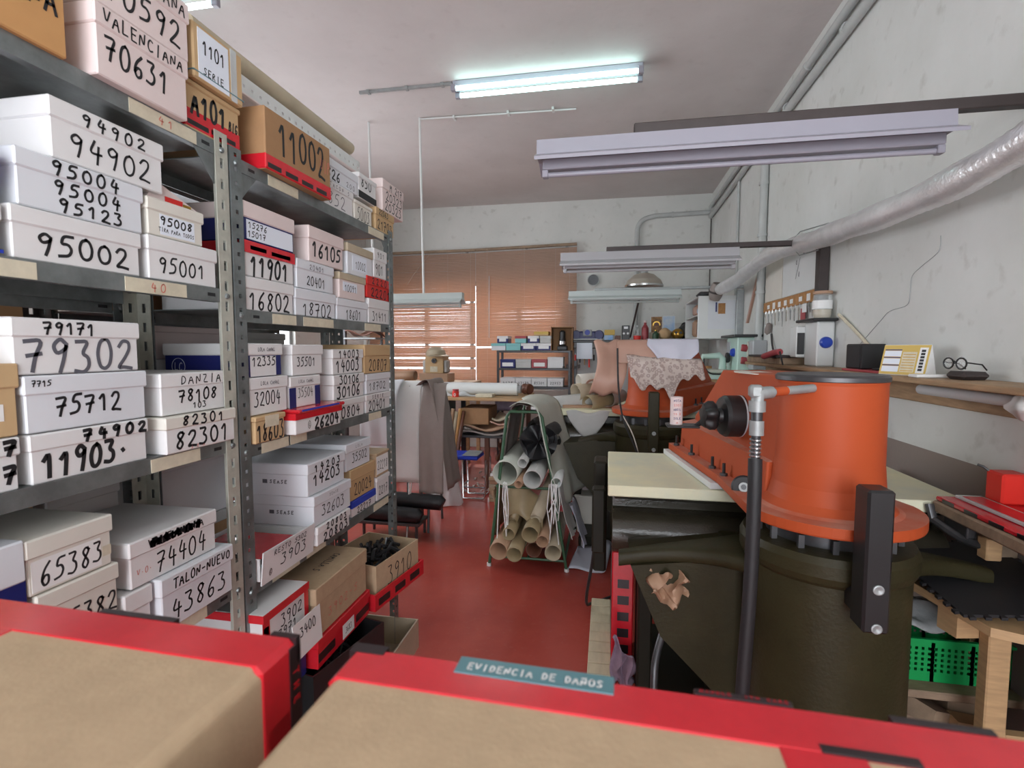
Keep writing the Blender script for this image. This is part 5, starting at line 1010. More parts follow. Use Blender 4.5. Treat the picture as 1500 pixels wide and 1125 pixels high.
b = MB(); b.sheet(lambda u, v_: (-1.93 + .18 * u, 5.16 + .1 * v_, .988 + .035 * math.sin(u * 9) ** 2 * math.sin(v_ * PI)), 14, 6, 'brown_leather'); one('leather_scrap', b, 'dark brown scrap on the left of the table edge', 'leather', solid=.003)
# under the table: cartons, folded leather, long rolls
one('carton', MB().cbox(-1.52, -1.22, 5.18, 5.6, .70, .87, 'brown_kraft', .004), 'brown carton on folded leather under the table', 'carton')
gl = 'folded leather under the table'
for k, (x0, x1, z0, z1, m_, lab) in enumerate(((-1.55, -1.0, .587, .63, 'taupe_leather', 'lowest folded hide on the shelf under the table'), (-1.52, -.95, .632, .698, 'tan_leather', 'tan folded hide carrying the brown carton'), (-1.20, -.90, .70, .74, 'pink_leather', 'pinkish folded hide right of the brown carton'), (-1.18, -.90, .742, .79, 'beige_leather', 'beige folded hide topmost beside the brown carton'))):
    b = MB(); b.sheet(lambda u, v_, a=x0, c=x1, z=z0, h=z1 - z0, k=k: (a + (c - a) * u, 5.17 + .5 * abs(math.sin(v_ * PI)) if False else 5.17 + .45 * v_, z + h * (.5 + .5 * math.sin(u * 7 + v_ * 6 + k) * .9)), 18, 10, m_); one('folded_leather', b, lab, 'leather', gl, solid=min(.02, (z1 - z0) * .4))
one('dark_bag', MB().cbox(-1.25, -.95, 5.62, 5.84, .80, .94, 'mauve', .02), 'dark mauve bag pushed under the tabletop', 'bag')
for k in range(7):
    x = -1.76 + .035 * k; roll('long %s roll leaning upright under the table, %s' % (('gold', 'pale', 'amber', 'orange', 'cream', 'rust', 'brown')[k], ('first from the left', 'second from the left', 'third from the left', 'fourth from the left', 'fifth from the left', 'sixth from the left', 'last on the right')[k]), (x - .02, 5.00 + .02 * (k % 3), .02), (x + .07, 5.10 + .01 * k, .84 + .03 * (k % 2)), .020, ('gold_leather', 'cream_card', 'gold_leather', 'tan_leather', 'beige_leather', 'orange_kraft', 'brown_leather')[k], group='long rolls leaning under the table')
t = thing('stool', 'metal stool with a blue padded seat in front of the table', 'stool', (-1.42, 4.92, 0)); obj('seat', MB().cbox(-1.58, -1.24, 4.80, 5.06, .40, .445, 'blue', .012), t)
b = MB(); b.cbox(-1.40, -1.24, 4.795, 5.05, .446, .452, 'grey_film', .002); obj('seat_cover', b, t)
for x in (-1.40,): 
    for y in (4.84, 5.02): obj('leg', MB().tube([(x - .01, y, .40), (x, y, .012), (x + .20, y, .012), (x + .22, y, .03), (x + .23, y, .12), (x + .235, y, .40)], .010, 'chrome', 8), t)
obj('stretcher', MB().tube([(-1.40, 4.84, .14), (-1.40, 5.02, .14)], .008, 'chrome', 8), t); obj('stretcher', MB().tube([(-1.39, 4.84, .12), (-1.175, 4.84, .12)], .008, 'chrome', 8), t)
b = MB(); b.sheet(lambda u, v_: (-1.53 + (.17 - .10 * v_) * math.cos(u * 2 * PI) * (1 + .07 * math.sin(u * 19)), 4.66 + (.13 - .08 * v_) * math.sin(u * 2 * PI), .005 + .43 * v_ + .012 * math.sin(u * 17)), 40, 12, 'plastic_film'); one('plastic_bag', b, 'clear plastic bag slumped on the floor in front of the stool', 'plastic bag')
t = thing('card_stack', 'stack of cardboard sheets on the floor right of the stool', 'cards', (-1.02, 4.9, 0))
for k in range(7): obj('sheet', MB().cbox(-1.13 + .004 * (k % 3), -.90 + .003 * (k % 2), 4.80, 5.08, .035 * k, .035 * k + .032, ('kraft', 'beige_leather', 'tan_leather')[k % 3], .003), t)
obj('sheet', MB().cbox(-1.12, -.92, 4.82, 5.05, .246, .275, 'paper', .003), t)
b = MB(); rnd = random.Random(11)
for k in range(26):
    x = rnd.uniform(-1.18, -.93); y = rnd.uniform(5.22, 5.5); z = rnd.uniform(.03, .42); b.sheet(lambda u, v_, x=x, y=y, z=z, k=k: (x + .09 * u, y + .05 * math.sin(u * 5 + k), z + .06 * v_ + .03 * math.sin(u * 6 + k)), 7, 3, ('brown_leather', 'tan_leather')[k % 2])
one('leather_offcuts', b, 'heap of brown leather offcuts under the right half of the table', 'leather', kind='stuff', solid=.003)
b = MB()
for k in range(40):
    x = rnd.uniform(-1.5, -1.1); y = rnd.uniform(5.1, 5.9); a = rnd.uniform(0, 6); b.sheet(lambda u, v_, x=x, y=y, a=a: (x + math.cos(a) * .06 * u - .02 * v_ * math.sin(a), y + math.sin(a) * .06 * u + .02 * v_ * math.cos(a), .004 + .02 * math.sin(u * 3)), 4, 1, 'pink_card')
one('paper_shavings', b, 'pale paper shavings scattered on the floor under the table', 'shavings', kind='stuff', solid=.001)
# cardboard figure with a cap on a far trestle
t = thing('side_table', 'low table under the left blind carrying the cardboard figure', 'table', (-2.4, 6.6, 0)); obj('tabletop', MB().cbox(-2.95, -1.75, 6.35, 7.0, 1.02, 1.05, 'pale_wood'), t)
for x in (-2.93, -1.81):
    for y in (6.37, 6.93): obj('leg', MB().cbox(x, x + .05, y, y + .05, 0, 1.02, 'pale_wood'), t)
t = thing('cardboard_figure', 'cardboard box figure on the far table under the left blind', 'figure', (-2.22, 6.5, 1.051))
obj('base_box', MB().cbox(-2.44, -2.05, 6.40, 6.70, 1.051, 1.17, 'tan_leather', .006), t)
obj('torso_box', MB().cbox(-2.37, -2.12, 6.43, 6.68, 1.171, 1.40, 'tan_card', .006), t)
b = MB(); b.cyl((-2.245, 6.43, 1.335), (-2.245, 6.415, 1.335), .032, 'dark_steel', 20); b.cyl((-2.245, 6.415, 1.335), (-2.245, 6.41, 1.335), .014, 'black_plastic', 14); obj('dial', b, t)
obj('paper_patch', MB().box(-2.30, -2.20, 6.4285, 6.4295, 1.19, 1.26, 'cream_label'), t)
for sx in (-1, 1): obj('arm', MB().cbox(-2.245 + sx * .145 - .02, -2.245 + sx * .145 + .02, 6.45, 6.6, 1.18, 1.34, 'grey_leather', .008), t)
t = thing('cap', 'mottled tan peaked cap on the cardboard figure', 'cap', (-2.25, 6.55, 1.401)); b = MB(); b.lathe([(.13, 0), (.135, .02), (.12, .07), (.07, .11), (0, .12)], (-2.26, 6.55, 1.401), 'beige_leather', 24); obj('crown', b, t)
obj('peak', MB().sheet(lambda u, v_: (-2.26 + .02 + (.125 + .09 * v_) * math.cos(-1.9 + u * 1.7), 6.55 + (.125 + .09 * v_) * math.sin(-1.9 + u * 1.7), 1.415 - .02 * v_), 12, 4, 'beige_leather'), t, solid=.004); obj('button', MB().lathe([(0, .008), (.012, .004), (.012, 0)], (-2.26, 6.55, 1.52), 'tan_card', 10), t)
roll('tan rolled hide on the far table left of the cardboard figure', (-2.95, 6.45, 1.12), (-2.50, 6.42, 1.14), .065, 'tan_leather', group='hides on the far table', turns=1.5)
roll('brown rolled hide on the table edge below the cardboard figure', (-2.46, 5.6, 1.06), (-2.02, 5.55, 1.06), .06, 'tan_leather', group='hides on the far table', turns=1.4)
# hides and papers stacked at the left of the table, seen past the post
t = thing('sample_rack', 'rack of leather samples beyond the far post, in front of the left blind', 'rack', (-2.75, 5.6, 0)); obj('post', MB().cbox(-2.98, -2.94, 5.4, 5.44, 0, 1.95, 'dark_steel'), t); obj('post', MB().cbox(-2.62, -2.60, 5.62, 5.66, 0.986, 1.92, 'dark_steel'), t)
for z in (1.40, 1.62, 1.86): obj('shelf', MB().cbox(-2.98, -2.56, 5.38, 5.70, z - .02, z, 'grey_metal'), t)
for k, (z, m_, lab) in enumerate(((1.402, 'pink_leather', 'pink leather samples drooping off the lowest rack shelf'), (1.622, 'brown_leather', 'brown leather samples drooping off the middle rack shelf'), (1.862, 'grey_leather', 'grey papers curling over the top rack shelf'))):
    b = MB(); b.sheet(lambda u, v_, z=z, k=k: (-2.92 + .42 * u, 5.36 + .26 * v_, z + .05 + .03 * math.sin(u * 7 + k + v_ * 4) - .06 * max(0, u - .8) * 5 * .4), 18, 8, m_); one('leather_samples', b, lab, 'leather', 'samples on the rack', solid=.012)

# ================================================================== SMALL SHELF UNDER THE RIGHT BLIND
t = thing('small_shelf', 'dark metal shelf with rows of boxes under the right blind', 'shelving', (-.95, 6.75, 0))
for x in (-1.44, -.50):
    for y in (6.6, 6.88): obj('upright', MB().cbox(x, x + .03, y, y + .03, 0, 1.47, 'dark_steel', .003), t)
for z in (1.47, 1.24, 1.0, .70): obj('shelf', MB().cbox(-1.44, -.47, 6.595, 6.915, z - .028, z, 'dark_steel', .003), t)
sb = 'shoe boxes on the small dark shelf'
def far_box(x0, x1, z0, z1, m, ml, lab, tx=None, y=6.62, patch=None):
    t = thing('shoe_box', lab, 'box', ((x0 + x1) / 2, y + .12, z0), sb); b = MB(); b.cbox(x0 + .002, x1 - .002, y, y + .24, z0, z1 - .001, m, .003)
    if patch: b.box(x0 + .03, x1 - .03, y - .001, y, z0 + .02, z0 + .07, patch)
    if tx: b.text(tx, ((x0 + x1) / 2, y - .001, z0 + (z1 - z0) * .4), (1, 0, 0), (0, 0, 1), (x1 - x0) * .7, .03, .005)
    obj('box_body', b, t); obj('box_lid', MB().cbox(x0, x1, y - .003, y + .243, z1 - .035, z1, ml, .003), t); return t
for k, (m_, ml, p, lab) in enumerate((('navy', 'navy', 'paper', 'navy box with a white label, leftmost on the middle shelf of the dark rack'), ('grey_leather', 'grey_leather', None, 'pale grey box, second on the middle shelf of the dark rack'), ('red_socket', 'red_socket', 'paper', 'dark red box with a white label on the middle shelf of the dark rack'), ('white_card', 'white_card', None, 'white box, rightmost on the middle shelf of the dark rack'))): far_box(-1.40 + .21 * k, -1.195 + .21 * k, 1.242, 1.355 + .03 * (k == 3), m_, ml, lab, patch=p)
for k, tx in enumerate(('4128', '13174', '85301', '22753')): far_box(-1.40 + .21 * k, -1.195 + .21 * k, 1.002, 1.11, 'white_card', 'white_card', 'white box marked %s on the lower shelf of the dark rack' % tx, tx)
for k, (m_, ml, p, lab) in enumerate((('cool_card', 'teal_card', None, 'patterned pale box, lower left on top of the dark rack'), ('teal_card', 'teal_card', None, 'teal box in the lower row on top of the dark rack'), ('navy', 'white_card', 'paper', 'navy framed box in the lower row on top of the dark rack'), ('navy', 'white_card', 'paper', 'navy framed box at the right of the lower row on the dark rack'))): far_box(-1.52 + .20 * k, -1.325 + .20 * k, 1.472, 1.565, m_, ml, lab, patch=p)
for k, (x, m_, ml, p, lab) in enumerate(((-1.44, 'navy', 'white_card', 'paper', 'navy framed box standing top left on the dark rack'), (-1.20, 'teal_card', 'red_socket', None, 'teal box with a red lid in the upper row on the dark rack'), (-1.03, 'navy', 'white_card', 'paper', 'navy framed box in the upper row on the dark rack'), (-.87, 'grey_leather', 'grey_leather', None, 'grey box at the right of the upper row on the dark rack'))): far_box(x, x + .15, 1.567, 1.66, m_, ml, lab, patch=p)
far_box(-.95, -.76, 1.662, 1.715, 'tan_card', 'yellow', 'tan box topmost in the pile on the dark rack')
t = thing('display_box', 'open brown box turned on its side beside the box pile on the dark rack', 'box', (-.6, 6.75, 1.472))
b = MB(); b.box(-.73, -.72, 6.62, 6.85, 1.472, 1.78, 'brown_kraft'); b.box(-.46, -.45, 6.62, 6.85, 1.472, 1.76, 'brown_kraft'); b.box(-.73, -.45, 6.85, 6.86, 1.472, 1.77, 'brown_kraft'); b.box(-.73, -.45, 6.62, 6.86, 1.765, 1.775, 'brown_kraft'); obj('box_body', b, t)
t = thing('coffee_machine', 'black and silver appliance standing in the brown display box', 'appliance', (-.58, 6.7, 1.472)); obj('base', MB().cbox(-.65, -.52, 6.64, 6.78, 1.472, 1.53, 'black_plastic', .01), t); obj('body', MB().lathe([(.045, 0), (.05, .02), (.038, .10), (.038, .18), (.02, .2), (0, .2)], (-.585, 6.70, 1.531), 'black_plastic', 18), t); obj('collar', MB().lathe([(.048, .02), (.053, .02), (.049, .06), (.042, .06)], (-.585, 6.70, 1.531), 'chrome', 18), t)
b = MB()
for k in range(5): b.cbox(-.70 + .05 * k + .12, -.67 + .05 * k + .12, 6.62, 6.66, 1.242, 1.27 + .02 * (k % 3), 'brown_metal', .004)
one('small_parts', b, 'small dark machine parts at the right end of the dark rack', 'parts', kind='stuff')

# ================================================================== BACK SHELF UNDER THE DOME LAMP
t = thing('back_counter', 'black topped counter along the back wall under the dome lamp', 'counter', (.3, 7.1, 0)); obj('countertop', MB().cbox(-.46, 1.02, 6.78, BW - .04, 1.575, 1.605, 'black_plastic'), t); obj('panel', MB().cbox(-.42, .9, 7.1, 7.14, 0, 1.574, 'pvc_white'), t)
for x in (-.44, .96): obj('leg', MB().cbox(x, x + .04, 6.8, 6.84, 0, 1.574, 'dark_steel'), t)
zc = 1.606; gi = 'things on the back counter'
t = thing('radio', 'blue and silver portable radio at the left end of the back counter', 'radio', (-.33, 6.9, zc)); b = MB(); b.lathe([(0, -.06), (.055, -.06), (.066, -.03), (.066, .03), (.055, .06), (0, .06)], (-.42, 6.9, zc + .067), 'navy', 20, (0, 1, 0)); b.lathe([(0, -.06), (.055, -.06), (.066, -.03), (.066, .03), (.055, .06), (0, .06)], (-.12, 6.9, zc + .067), 'navy', 20, (0, 1, 0)); b.cbox(-.42, -.12, 6.85, 6.95, zc, zc + .118, 'navy', .02); obj('radio_body', b, t)
b = MB(); b.cbox(-.33, -.21, 6.838, 6.86, zc + .05, zc + .14, 'grey_plastic', .015); b.cbox(-.47, -.08, 6.84, 6.86, zc + .004, zc + .02, 'tube_off', .004); obj('front_trim', b, t); obj('dial', MB().cyl((-.27, 6.838, zc + .10), (-.27, 6.825, zc + .10), .035, 'blue', 18), t)
def gbox(name, lab, cat, x0, x1, y0, y1, z0, z1, m, c=.005): return one(name, MB().cbox(x0, x1, y0, y1, z0, z1, m, c), lab, cat, gi)
gbox('carton', 'blue carton beside the radio on the back counter', 'carton', -.055, .065, 6.85, 7.0, zc, zc + .065, 'sky_print'); gbox('carton', 'yellow carton on the blue one on the back counter', 'carton', -.05, .085, 6.85, 7.0, zc + .066, zc + .135, 'yellow')
t = thing('speaker', 'small black speaker with two pale knobs on the back counter', 'speaker', (.22, 6.9, zc)); obj('cabinet', MB().cbox(.175, .275, 6.85, 6.97, zc, zc + .19, 'black_plastic', .006), t)
b = MB(); b.cyl((.20, 6.85, zc + .085), (.20, 6.838, zc + .085), .014, 'tube_off', 12); b.cyl((.25, 6.85, zc + .085), (.25, 6.838, zc + .085), .014, 'tube_off', 12); b.box(.20, .25, 6.8488, 6.85, zc + .145, zc + .175, 'tube_off'); obj('front_detail', b, t)
def bottle(x, y, r, h, m, lab, mc=None):
    t = thing('bottle', lab, 'bottle', (x, y, zc), gi); obj('bottle_body', MB().lathe([(0, 0), (r, 0), (r, h * .62), (r * .4, h * .8), (r * .38, h * .9)], (x, y, zc), m, 16), t); obj('bottle_cap', MB().lathe([(r * .42, h * .9), (r * .42, h), (0, h)], (x, y, zc), mc or m, 12), t)
bottle(.375, 6.88, .032, .19, 'glass', 'clear bottle left of the maroon bottle on the back counter', 'white_plastic'); bottle(.47, 6.88, .045, .25, 'red_socket', 'maroon bottle with a pale top on the back counter', 'pink_card'); bottle(.60, 6.86, .04, .13, 'green_paint', 'dark green flask in front of the pictures on the back counter', 'gold')
t = thing('red_cup', 'red cups stacked at the front of the back counter', 'cup', (.37, 6.82, zc)); obj('cup_body', MB().lathe([(0, 0), (.045, 0), (.05, .055), (.044, .055), (.04, .008), (0, .008)], (.37, 6.84, zc), 'red_plastic', 18), t)
def picture(x0, x1, z0, z1, m, lab):
    t = thing('picture', lab, 'picture', ((x0 + x1) / 2, 7.0, z0), 'pictures on the back counter'); X = Matrix.Translation((0, 7.02, z0)) @ Matrix.Rotation(-.08, 4, 'X'); b = MB(); b.cbox(x0, x1, 0, .008, 0, z1 - z0, 'paper', .001, X=X); obj('board', b, t); b = MB(); b.box(x0 + .006, x1 - .006, -.001, 0, .006, z1 - z0 - .006, m, X=X)
    if m == 'dark_print': b.lathe([(.0, .0), (.05, .0)], X @ V(((x0 + x1) / 2, -.0015, .20)), 'gold', 20, (0, -1, 0)); b.lathe([(.0, .0), (.035, .0)], X @ V(((x0 + x1) / 2, -.002, .20)), 'brown_leather', 20, (0, -1, 0))
    else:
        b.box(x0 + .006, x1 - .006, -.0016, -.001, .006, .12, 'beige_leather', X=X)
    obj('print', b, t)
picture(.55, .70, zc, zc + .315, 'dark_print', 'dark picture with a golden round motif leaning on the back counter'); picture(.706, .86, zc, zc + .32, 'sky_print', 'blue sky picture leaning right of the dark picture')
def blob(lab, name, cat, c, r, m, amp=.15, sx=1, sz=1, parts=None):
    t = thing(name, lab, cat, (c[0], c[1], c[2] - r * sz), gi); rnd = random.Random(lab); a, e_ = rnd.uniform(0, 6), rnd.uniform(0, 6)
    b = MB(); b.sheet(lambda u, v_: (c[0] + r * sx * math.sin(v_ * PI) * math.cos(u * 2 * PI) * (1 + amp * math.sin(5 * u * 2 * PI + a) * math.sin(7 * v_ + e_)), c[1] + r * math.sin(v_ * PI) * math.sin(u * 2 * PI), c[2] - r * sz * math.cos(v_ * PI) * (1 + amp * .4 * math.sin(3 * u * 2 * PI))), 24, 12, m); obj('body', b, t); return t
blob('orange brown bundle of leather in front of the sky picture', 'leather_bundle', 'leather', (.72, 6.87, zc + .075), .075, 'tan_card', .2)
t = blob('gold coloured mask ornament on the back counter', 'mask', 'ornament', (.875, 6.86, zc + .075), .07, 'gold', .06, 1.1)
for sx in (-1, 1): obj('eye', MB().lathe([(0, .002), (.016, .002), (.018, 0)], (.875 + sx * .028, 6.795, zc + .09), 'black_plastic', 12, (0, -1, 0)), t)
blob('black feathery plant shape at the right end of the back counter', 'dried_plant', 'plant', (.975, 6.92, zc + .11), .10, 'black_leather', .35, .8, 1.05)
gbox('carton', 'small grey card box tilted behind the gold mask', 'carton', .86, .94, 6.96, 7.02, zc, zc + .22, 'grey_leather'); gbox('leather_pile', 'pile of brown leather under the pictures on the back counter', 'leather', .53, .66, 6.92, 6.99, zc, zc + .10, 'beige_leather'); gbox('tool_box', 'low dark box at the front of the back counter', 'box', .09, .16, 6.86, 6.98, zc, zc + .06, 'brown_leather')
# dome lamp on a bent stem
t = thing('dome_lamp', 'large domed metal lamp over the back counter', 'lamp', (.385, 5.95, 2.18)); c = (.385, 5.95, 2.19)
obj('lamp_shade', MB().lathe([(.205, 0), (.205, .012), (.18, .065), (.11, .125), (.04, .145), (.04, .14), (.105, .118), (.172, .058), (.197, .008)], c, 'brass', 36), t); obj('rim', MB().lathe([(.200, -.008), (.212, -.008), (.212, .01), (.200, .01), (.200, -.008)], c, 'chrome', 36), t); obj('socket', MB().lathe([(.04, .13), (.042, .17), (.03, .20), (0, .205)], c, 'grey_metal', 20), t)
obj('stem', MB().tube(cat_rom([(.385, 5.95, 2.36), (.42, 6.3, 2.30), (.36, 6.6, 2.05), (.28, 6.85, 1.64)], 8), .012, 'brown_metal', 8), t)
# tools hanging under the counter's left end
t = thing('tool_rail', 'rail of hanging hand tools at the left of the back counter', 'tools', (-.25, 6.74, 1.1)); obj('rail', MB().tube([(-.44, 6.76, 1.50), (.05, 6.76, 1.50)], .008, 'dark_steel', 6), t)
for k in range(8):
    x = -.42 + .06 * k; L_ = .15 + .09 * ((k * 5) % 4) / 3; b = MB(); b.tube([(x, 6.75, 1.49), (x, 6.75, 1.49 - L_ * .5)], .005, 'chrome', 6); b.tube([(x, 6.75, 1.49 - L_ * .5), (x, 6.75, 1.49 - L_)], .011, ('red_plastic', 'black_plastic', 'wood')[k % 3], 8); obj('hand_tool', b, t)
one('white_canvas', MB().cbox(-.40, -.20, 6.70, 6.72, 1.36, 1.57, 'blue_paper', .002), 'pale canvas panel hanging from the left of the back counter', 'panel')

# ================================================================== LEATHER ON AND BY THE FAR PRESS
zt = 1.44 * 1.06
b = MB(); b.sheet(lambda u, v_: (-.10 + .20 * u + .03 * math.sin(v_ * 4), 3.55 + .07 * math.cos(v_ * 4.4) - .06 * v_, 1.55 - .36 * v_ + .012 * math.sin(u * 10)), 12, 16, 'pink_leather'); one('leather_sheet', b, 'pinkish brown leather hanging at the left of the far press', 'leather', solid=.003)
def over(x0, x1, yf, ztop, zb, m, lab, yb_=3.95, zbk=1.5):
    P_ = cat_rom([(0, yf - .015, zb), (0, yf, (zb + ztop) / 2), (0, yf + .03, ztop - .02), (0, yf + .10, ztop), (0, yb_, ztop - .005)], 8)
    def fn(u, v_):
        i = v_ * (len(P_) - 1); k = int(min(i, len(P_) - 2)); p = P_[k].lerp(P_[k + 1], i - k); xa = x0(v_) if callable(x0) else x0; xb = x1(v_) if callable(x1) else x1
        return (xa + (xb - xa) * u, p.y + .008 * math.sin(u * 9), p.z)
    return one('leather_sheet', MB().sheet(fn, 16, 26, m), lab, 'leather', 'leather sheets over the far press', solid=.003)
over(.06, .36, 3.50, 1.557, 1.40, 'pink_leather', 'pinkish tan leather sheet spread over the far press turret')
over(lambda v_: .24 + .03 * v_ if v_ > .4 else .36 - .27 * v_, lambda v_: .58 if v_ > .25 else .47 + .44 * v_, 3.485, 1.562, 1.385, 'lilac_leather', 'pale lilac sheet with a pointed end over the far press')
# leopard leather, ragged lower edge
def leo(u, v_):
    zb = 1.17 + .14 * max(0, 1 - u * 5) + .08 * max(0, math.sin(u * 6.5 - .5)) + .02 * math.sin(u * 31) + (.14 if u > .55 else 0) * min(1, (u - .55) * 6); zb = min(zb, 1.37)
    x = .12 + .47 * u + .03 * (1 - v_); z = zb + (1.43 - zb) * v_ - .09 * u * (1 - v_) * 0
    return (x, 3.455 + .03 * u * 0 + .012 * math.sin(u * 14 + v_ * 3) + (.0 if v_ < .9 else .05 * (v_ - .9) * 10), z + .03 * (1 - u) * v_)
one('leather_sheet', MB().sheet(leo, 40, 14, 'leopard'), 'leopard spotted leather with a ragged edge hanging on the orange far press', 'leather', solid=.003)
b = MB(); b.tube(cat_rom([(.06, 3.42, 1.5), (.07, 3.40, 1.25), (.10, 3.40, 1.05), (.17, 3.39, .88), (.22, 3.38, .77)], 6), .006, 'black_rubber', 6); b.tube(cat_rom([(.10, 3.40, 1.06), (.16, 3.40, .95), (.20, 3.40, .82), (.18, 3.40, .75)], 6), .004, 'cream_card', 5); one('cord', b, 'pale and black cords dangling over the far press column', 'cord')
gs = 'leather scraps heaped left of the far press'
for k, (p0, p1, r_, m_, lab) in enumerate((((-.46, 4.22, 1.03), (-.10, 4.30, 1.08), .055, 'grey_leather', 'grey furled leather sticking out left of the heap'), ((-.36, 4.18, .995), (.02, 4.25, 1.00), .034, 'tan_leather', 'tan rolled leather at the front of the heap'), ((-.16, 4.16, 1.05), (.06, 4.35, 1.07), .055, 'gold_leather', 'olive tan roll with an open dark mouth in the heap'), ((-.26, 4.24, 1.13), (-.03, 4.42, 1.18), .06, 'beige_leather', 'beige roll across the middle of the heap'), ((-.12, 4.22, 1.17), (.06, 4.45, 1.20), .065, 'pink_leather', 'pinkish roll on top of the heap'), ((-.24, 4.30, 1.22), (.0, 4.42, 1.25), .05, 'cream_card', 'cream curled sheet topmost on the heap'), ((.00, 4.20, 1.09), (.12, 4.40, 1.10), .055, 'taupe_leather', 'taupe roll at the right of the heap'))): roll(lab, p0, p1, r_, m_, group=gs, turns=1.15, flare=.25)
b = MB(); b.sheet(lambda u, v_: (-.32 + .34 * u, 4.035 - .02 * math.sin(u * PI), 1.005 - (.20 * math.sin(u * PI) ** .7) * v_ + .012 * math.sin(u * 9)), 18, 8, 'grey_leather'); one('leather_sheet', b, 'white grey hide hanging below the heap of leather', 'leather', solid=.003)
gbox2 = one('blue_box', MB().cbox(-.62, -.46, 5.6, 5.8, .0, .62, 'blue', .005), 'blue and white carton on end beyond the green rack', 'carton')
one('pale_board', MB().cbox(-.30, -.10, 4.78, 4.80, .0, .62, 'cool_card', .003), 'pale board standing behind the far press frame', 'board')

# ================================================================== RIGHT WALL
t = thing('wall_shelf', 'long wooden shelf along the right wall above the dado', 'shelf', (1.28, 2.8, 1.27)); obj('shelf_board', MB().cbox(1.17, R - .001, .9, 4.75, 1.362, 1.385, 'wood', .004), t); obj('fascia', MB().cbox(R - .03, R - .001, .9, 4.75, 1.265, 1.361, 'wood', .004), t)
obj('bracket', MB().prism([(1.20, 1.361), (R - .03, 1.361), (R - .03, 1.27)], 2.88, 2.90, 'wood', 'xz'), t)
t = thing('spare_tube', 'white tube clipped under the wall shelf at the right', 'tube', (1.28, 1.9, 1.335)); obj('tube_body', MB().tube([(1.245, 2.33, 1.335), (1.245, 1.2, 1.335)], .020, 'tube_off', 14), t); obj('clip', MB().cbox(1.238, 1.252, 2.0, 2.02, 1.354, 1.3619, 'grey_metal', .002), t); obj('clip', MB().cbox(1.238, 1.252, 1.4, 1.42, 1.354, 1.3619, 'grey_metal', .002), t)
b = MB(); b.sheet(lambda u, v_: (1.215 + .035 * math.sin(v_ * PI) * math.cos(u * 2 * PI) * (1 + .3 * math.sin(u * 26)), 1.74 + .075 * math.sin(v_ * PI) * math.sin(u * 2 * PI) * (1 + .2 * math.sin(v_ * 17)), 1.325 - .036 * math.cos(v_ * PI) * (1 + .25 * math.sin(u * 19))), 26, 14, 'pvc_white'); one('rag', b, 'crumpled white rag tucked under the right end of the wall shelf', 'rag')
zs = 1.386
t = thing('loudspeaker', 'small black loudspeaker standing on the wall shelf', 'speaker', (1.26, 2.85, zs + .012)); obj('cabinet', MB().cbox(1.20, 1.31, 2.74, 2.90, zs + .0125, zs + .135, 'black_plastic', .005), t); obj('grille', MB().cbox(1.197, 1.2, 2.75, 2.89, zs + .02, zs + .128, 'ink', .001), t)
one('tablet', MB().cbox(1.19, 1.33, 2.52, 2.92, zs, zs + .0115, 'red_socket', .003), 'dark red flat case under the loudspeaker', 'case'); one('sunglasses_case', MB().cbox(1.21, 1.27, 2.57, 2.66, zs + .012, zs + .022, 'black_plastic', .004), 'small black case on the dark red case', 'case')
t = thing('desk_calendar', 'yellow tent desk calendar on the wall shelf', 'calendar', (1.25, 2.42, zs))
X = Matrix.Translation((1.25, 2.45, zs)) @ Matrix.Rotation(.42, 4, 'Z') @ Matrix.Scale(.84, 4, (0, 1, 0)) @ Matrix.Scale(1.12, 4, (0, 0, 1))
b = MB(); b.prism([(-.03, 0), (.03, 0), (.0, .115)], -.12, .12, 'paper', 'xz', X=X); obj('stand', b, t)
Xf = X @ Matrix.Translation((-.0305, 0, 0)) @ Matrix.Rotation(.255, 4, 'Y')
b = MB(); b.box(-.0012, -.0004, -.12, .12, .002, .117, 'yellow', X=Xf)
for y0, y1, z0, z1, m_ in ((.02, .11, .012, .034, 'blue_paper'), (.02, .11, .042, .064, 'blue_paper'), (.02, .11, .072, .094, 'blue_paper'), (-.06, .012, .012, .09, 'cream_label'), (-.11, -.07, .01, .107, 'paper')): b.box(-.0018, -.0012, y0, y1, z0, z1, m_, X=Xf)
for z in (.036, .066, .096): b.box(-.0018, -.0012, .02, .11, z, z + .004, 'navy', X=Xf)
for k in range(7): b.box(-.0019, -.0012, -.055, .008, .016 + .0105 * k, .019 + .0105 * k, 'gold', X=Xf); b.box(-.0024, -.0018, -.10, -.08, .018 + .012 * k, .027 + .012 * k, 'ink', X=Xf)
obj('calendar_page', b, t)
t = thing('eyeglasses', 'black framed eyeglasses resting on a dark case on the wall shelf', 'glasses', (1.28, 2.17, zs + .03)); b = MB()
for sy in (-1, 1): b.tube([(1.265, 2.17 + sy * .036 + .028 * math.cos(a), zs + .058 + .020 * math.sin(a)) for a in [i * 2 * PI / 18 for i in range(19)]], .003, 'black_plastic', 6)
b.tube([(1.265, 2.162, zs + .062), (1.263, 2.17, zs + .066), (1.265, 2.178, zs + .062)], .003, 'black_plastic', 6); obj('frame', b, t)
for sy in (-1, 1): obj('temple', MB().tube([(1.265, 2.17 + sy * .064, zs + .062), (1.315, 2.17 + sy * .062, zs + .055), (1.335, 2.17 + sy * .055, zs + .035)], .0026, 'black_plastic', 6), t)
for sy in (-1, 1): obj('lens', MB().cyl((1.265, 2.17 + sy * .036, zs + .058), (1.266, 2.17 + sy * .036, zs + .058), .026, 'glass', 18), t)
one('eyeglass_case', MB().cbox(1.245, 1.335, 2.09, 2.19, zs, zs + .030, 'brown_metal', .012), 'dark rounded case under the eyeglasses', 'case'); one('papers', MB().cbox(1.18, 1.30, 2.24, 2.30, zs, zs + .012, 'paper', .002), 'white papers beside the eyeglasses on the wall shelf', 'papers')
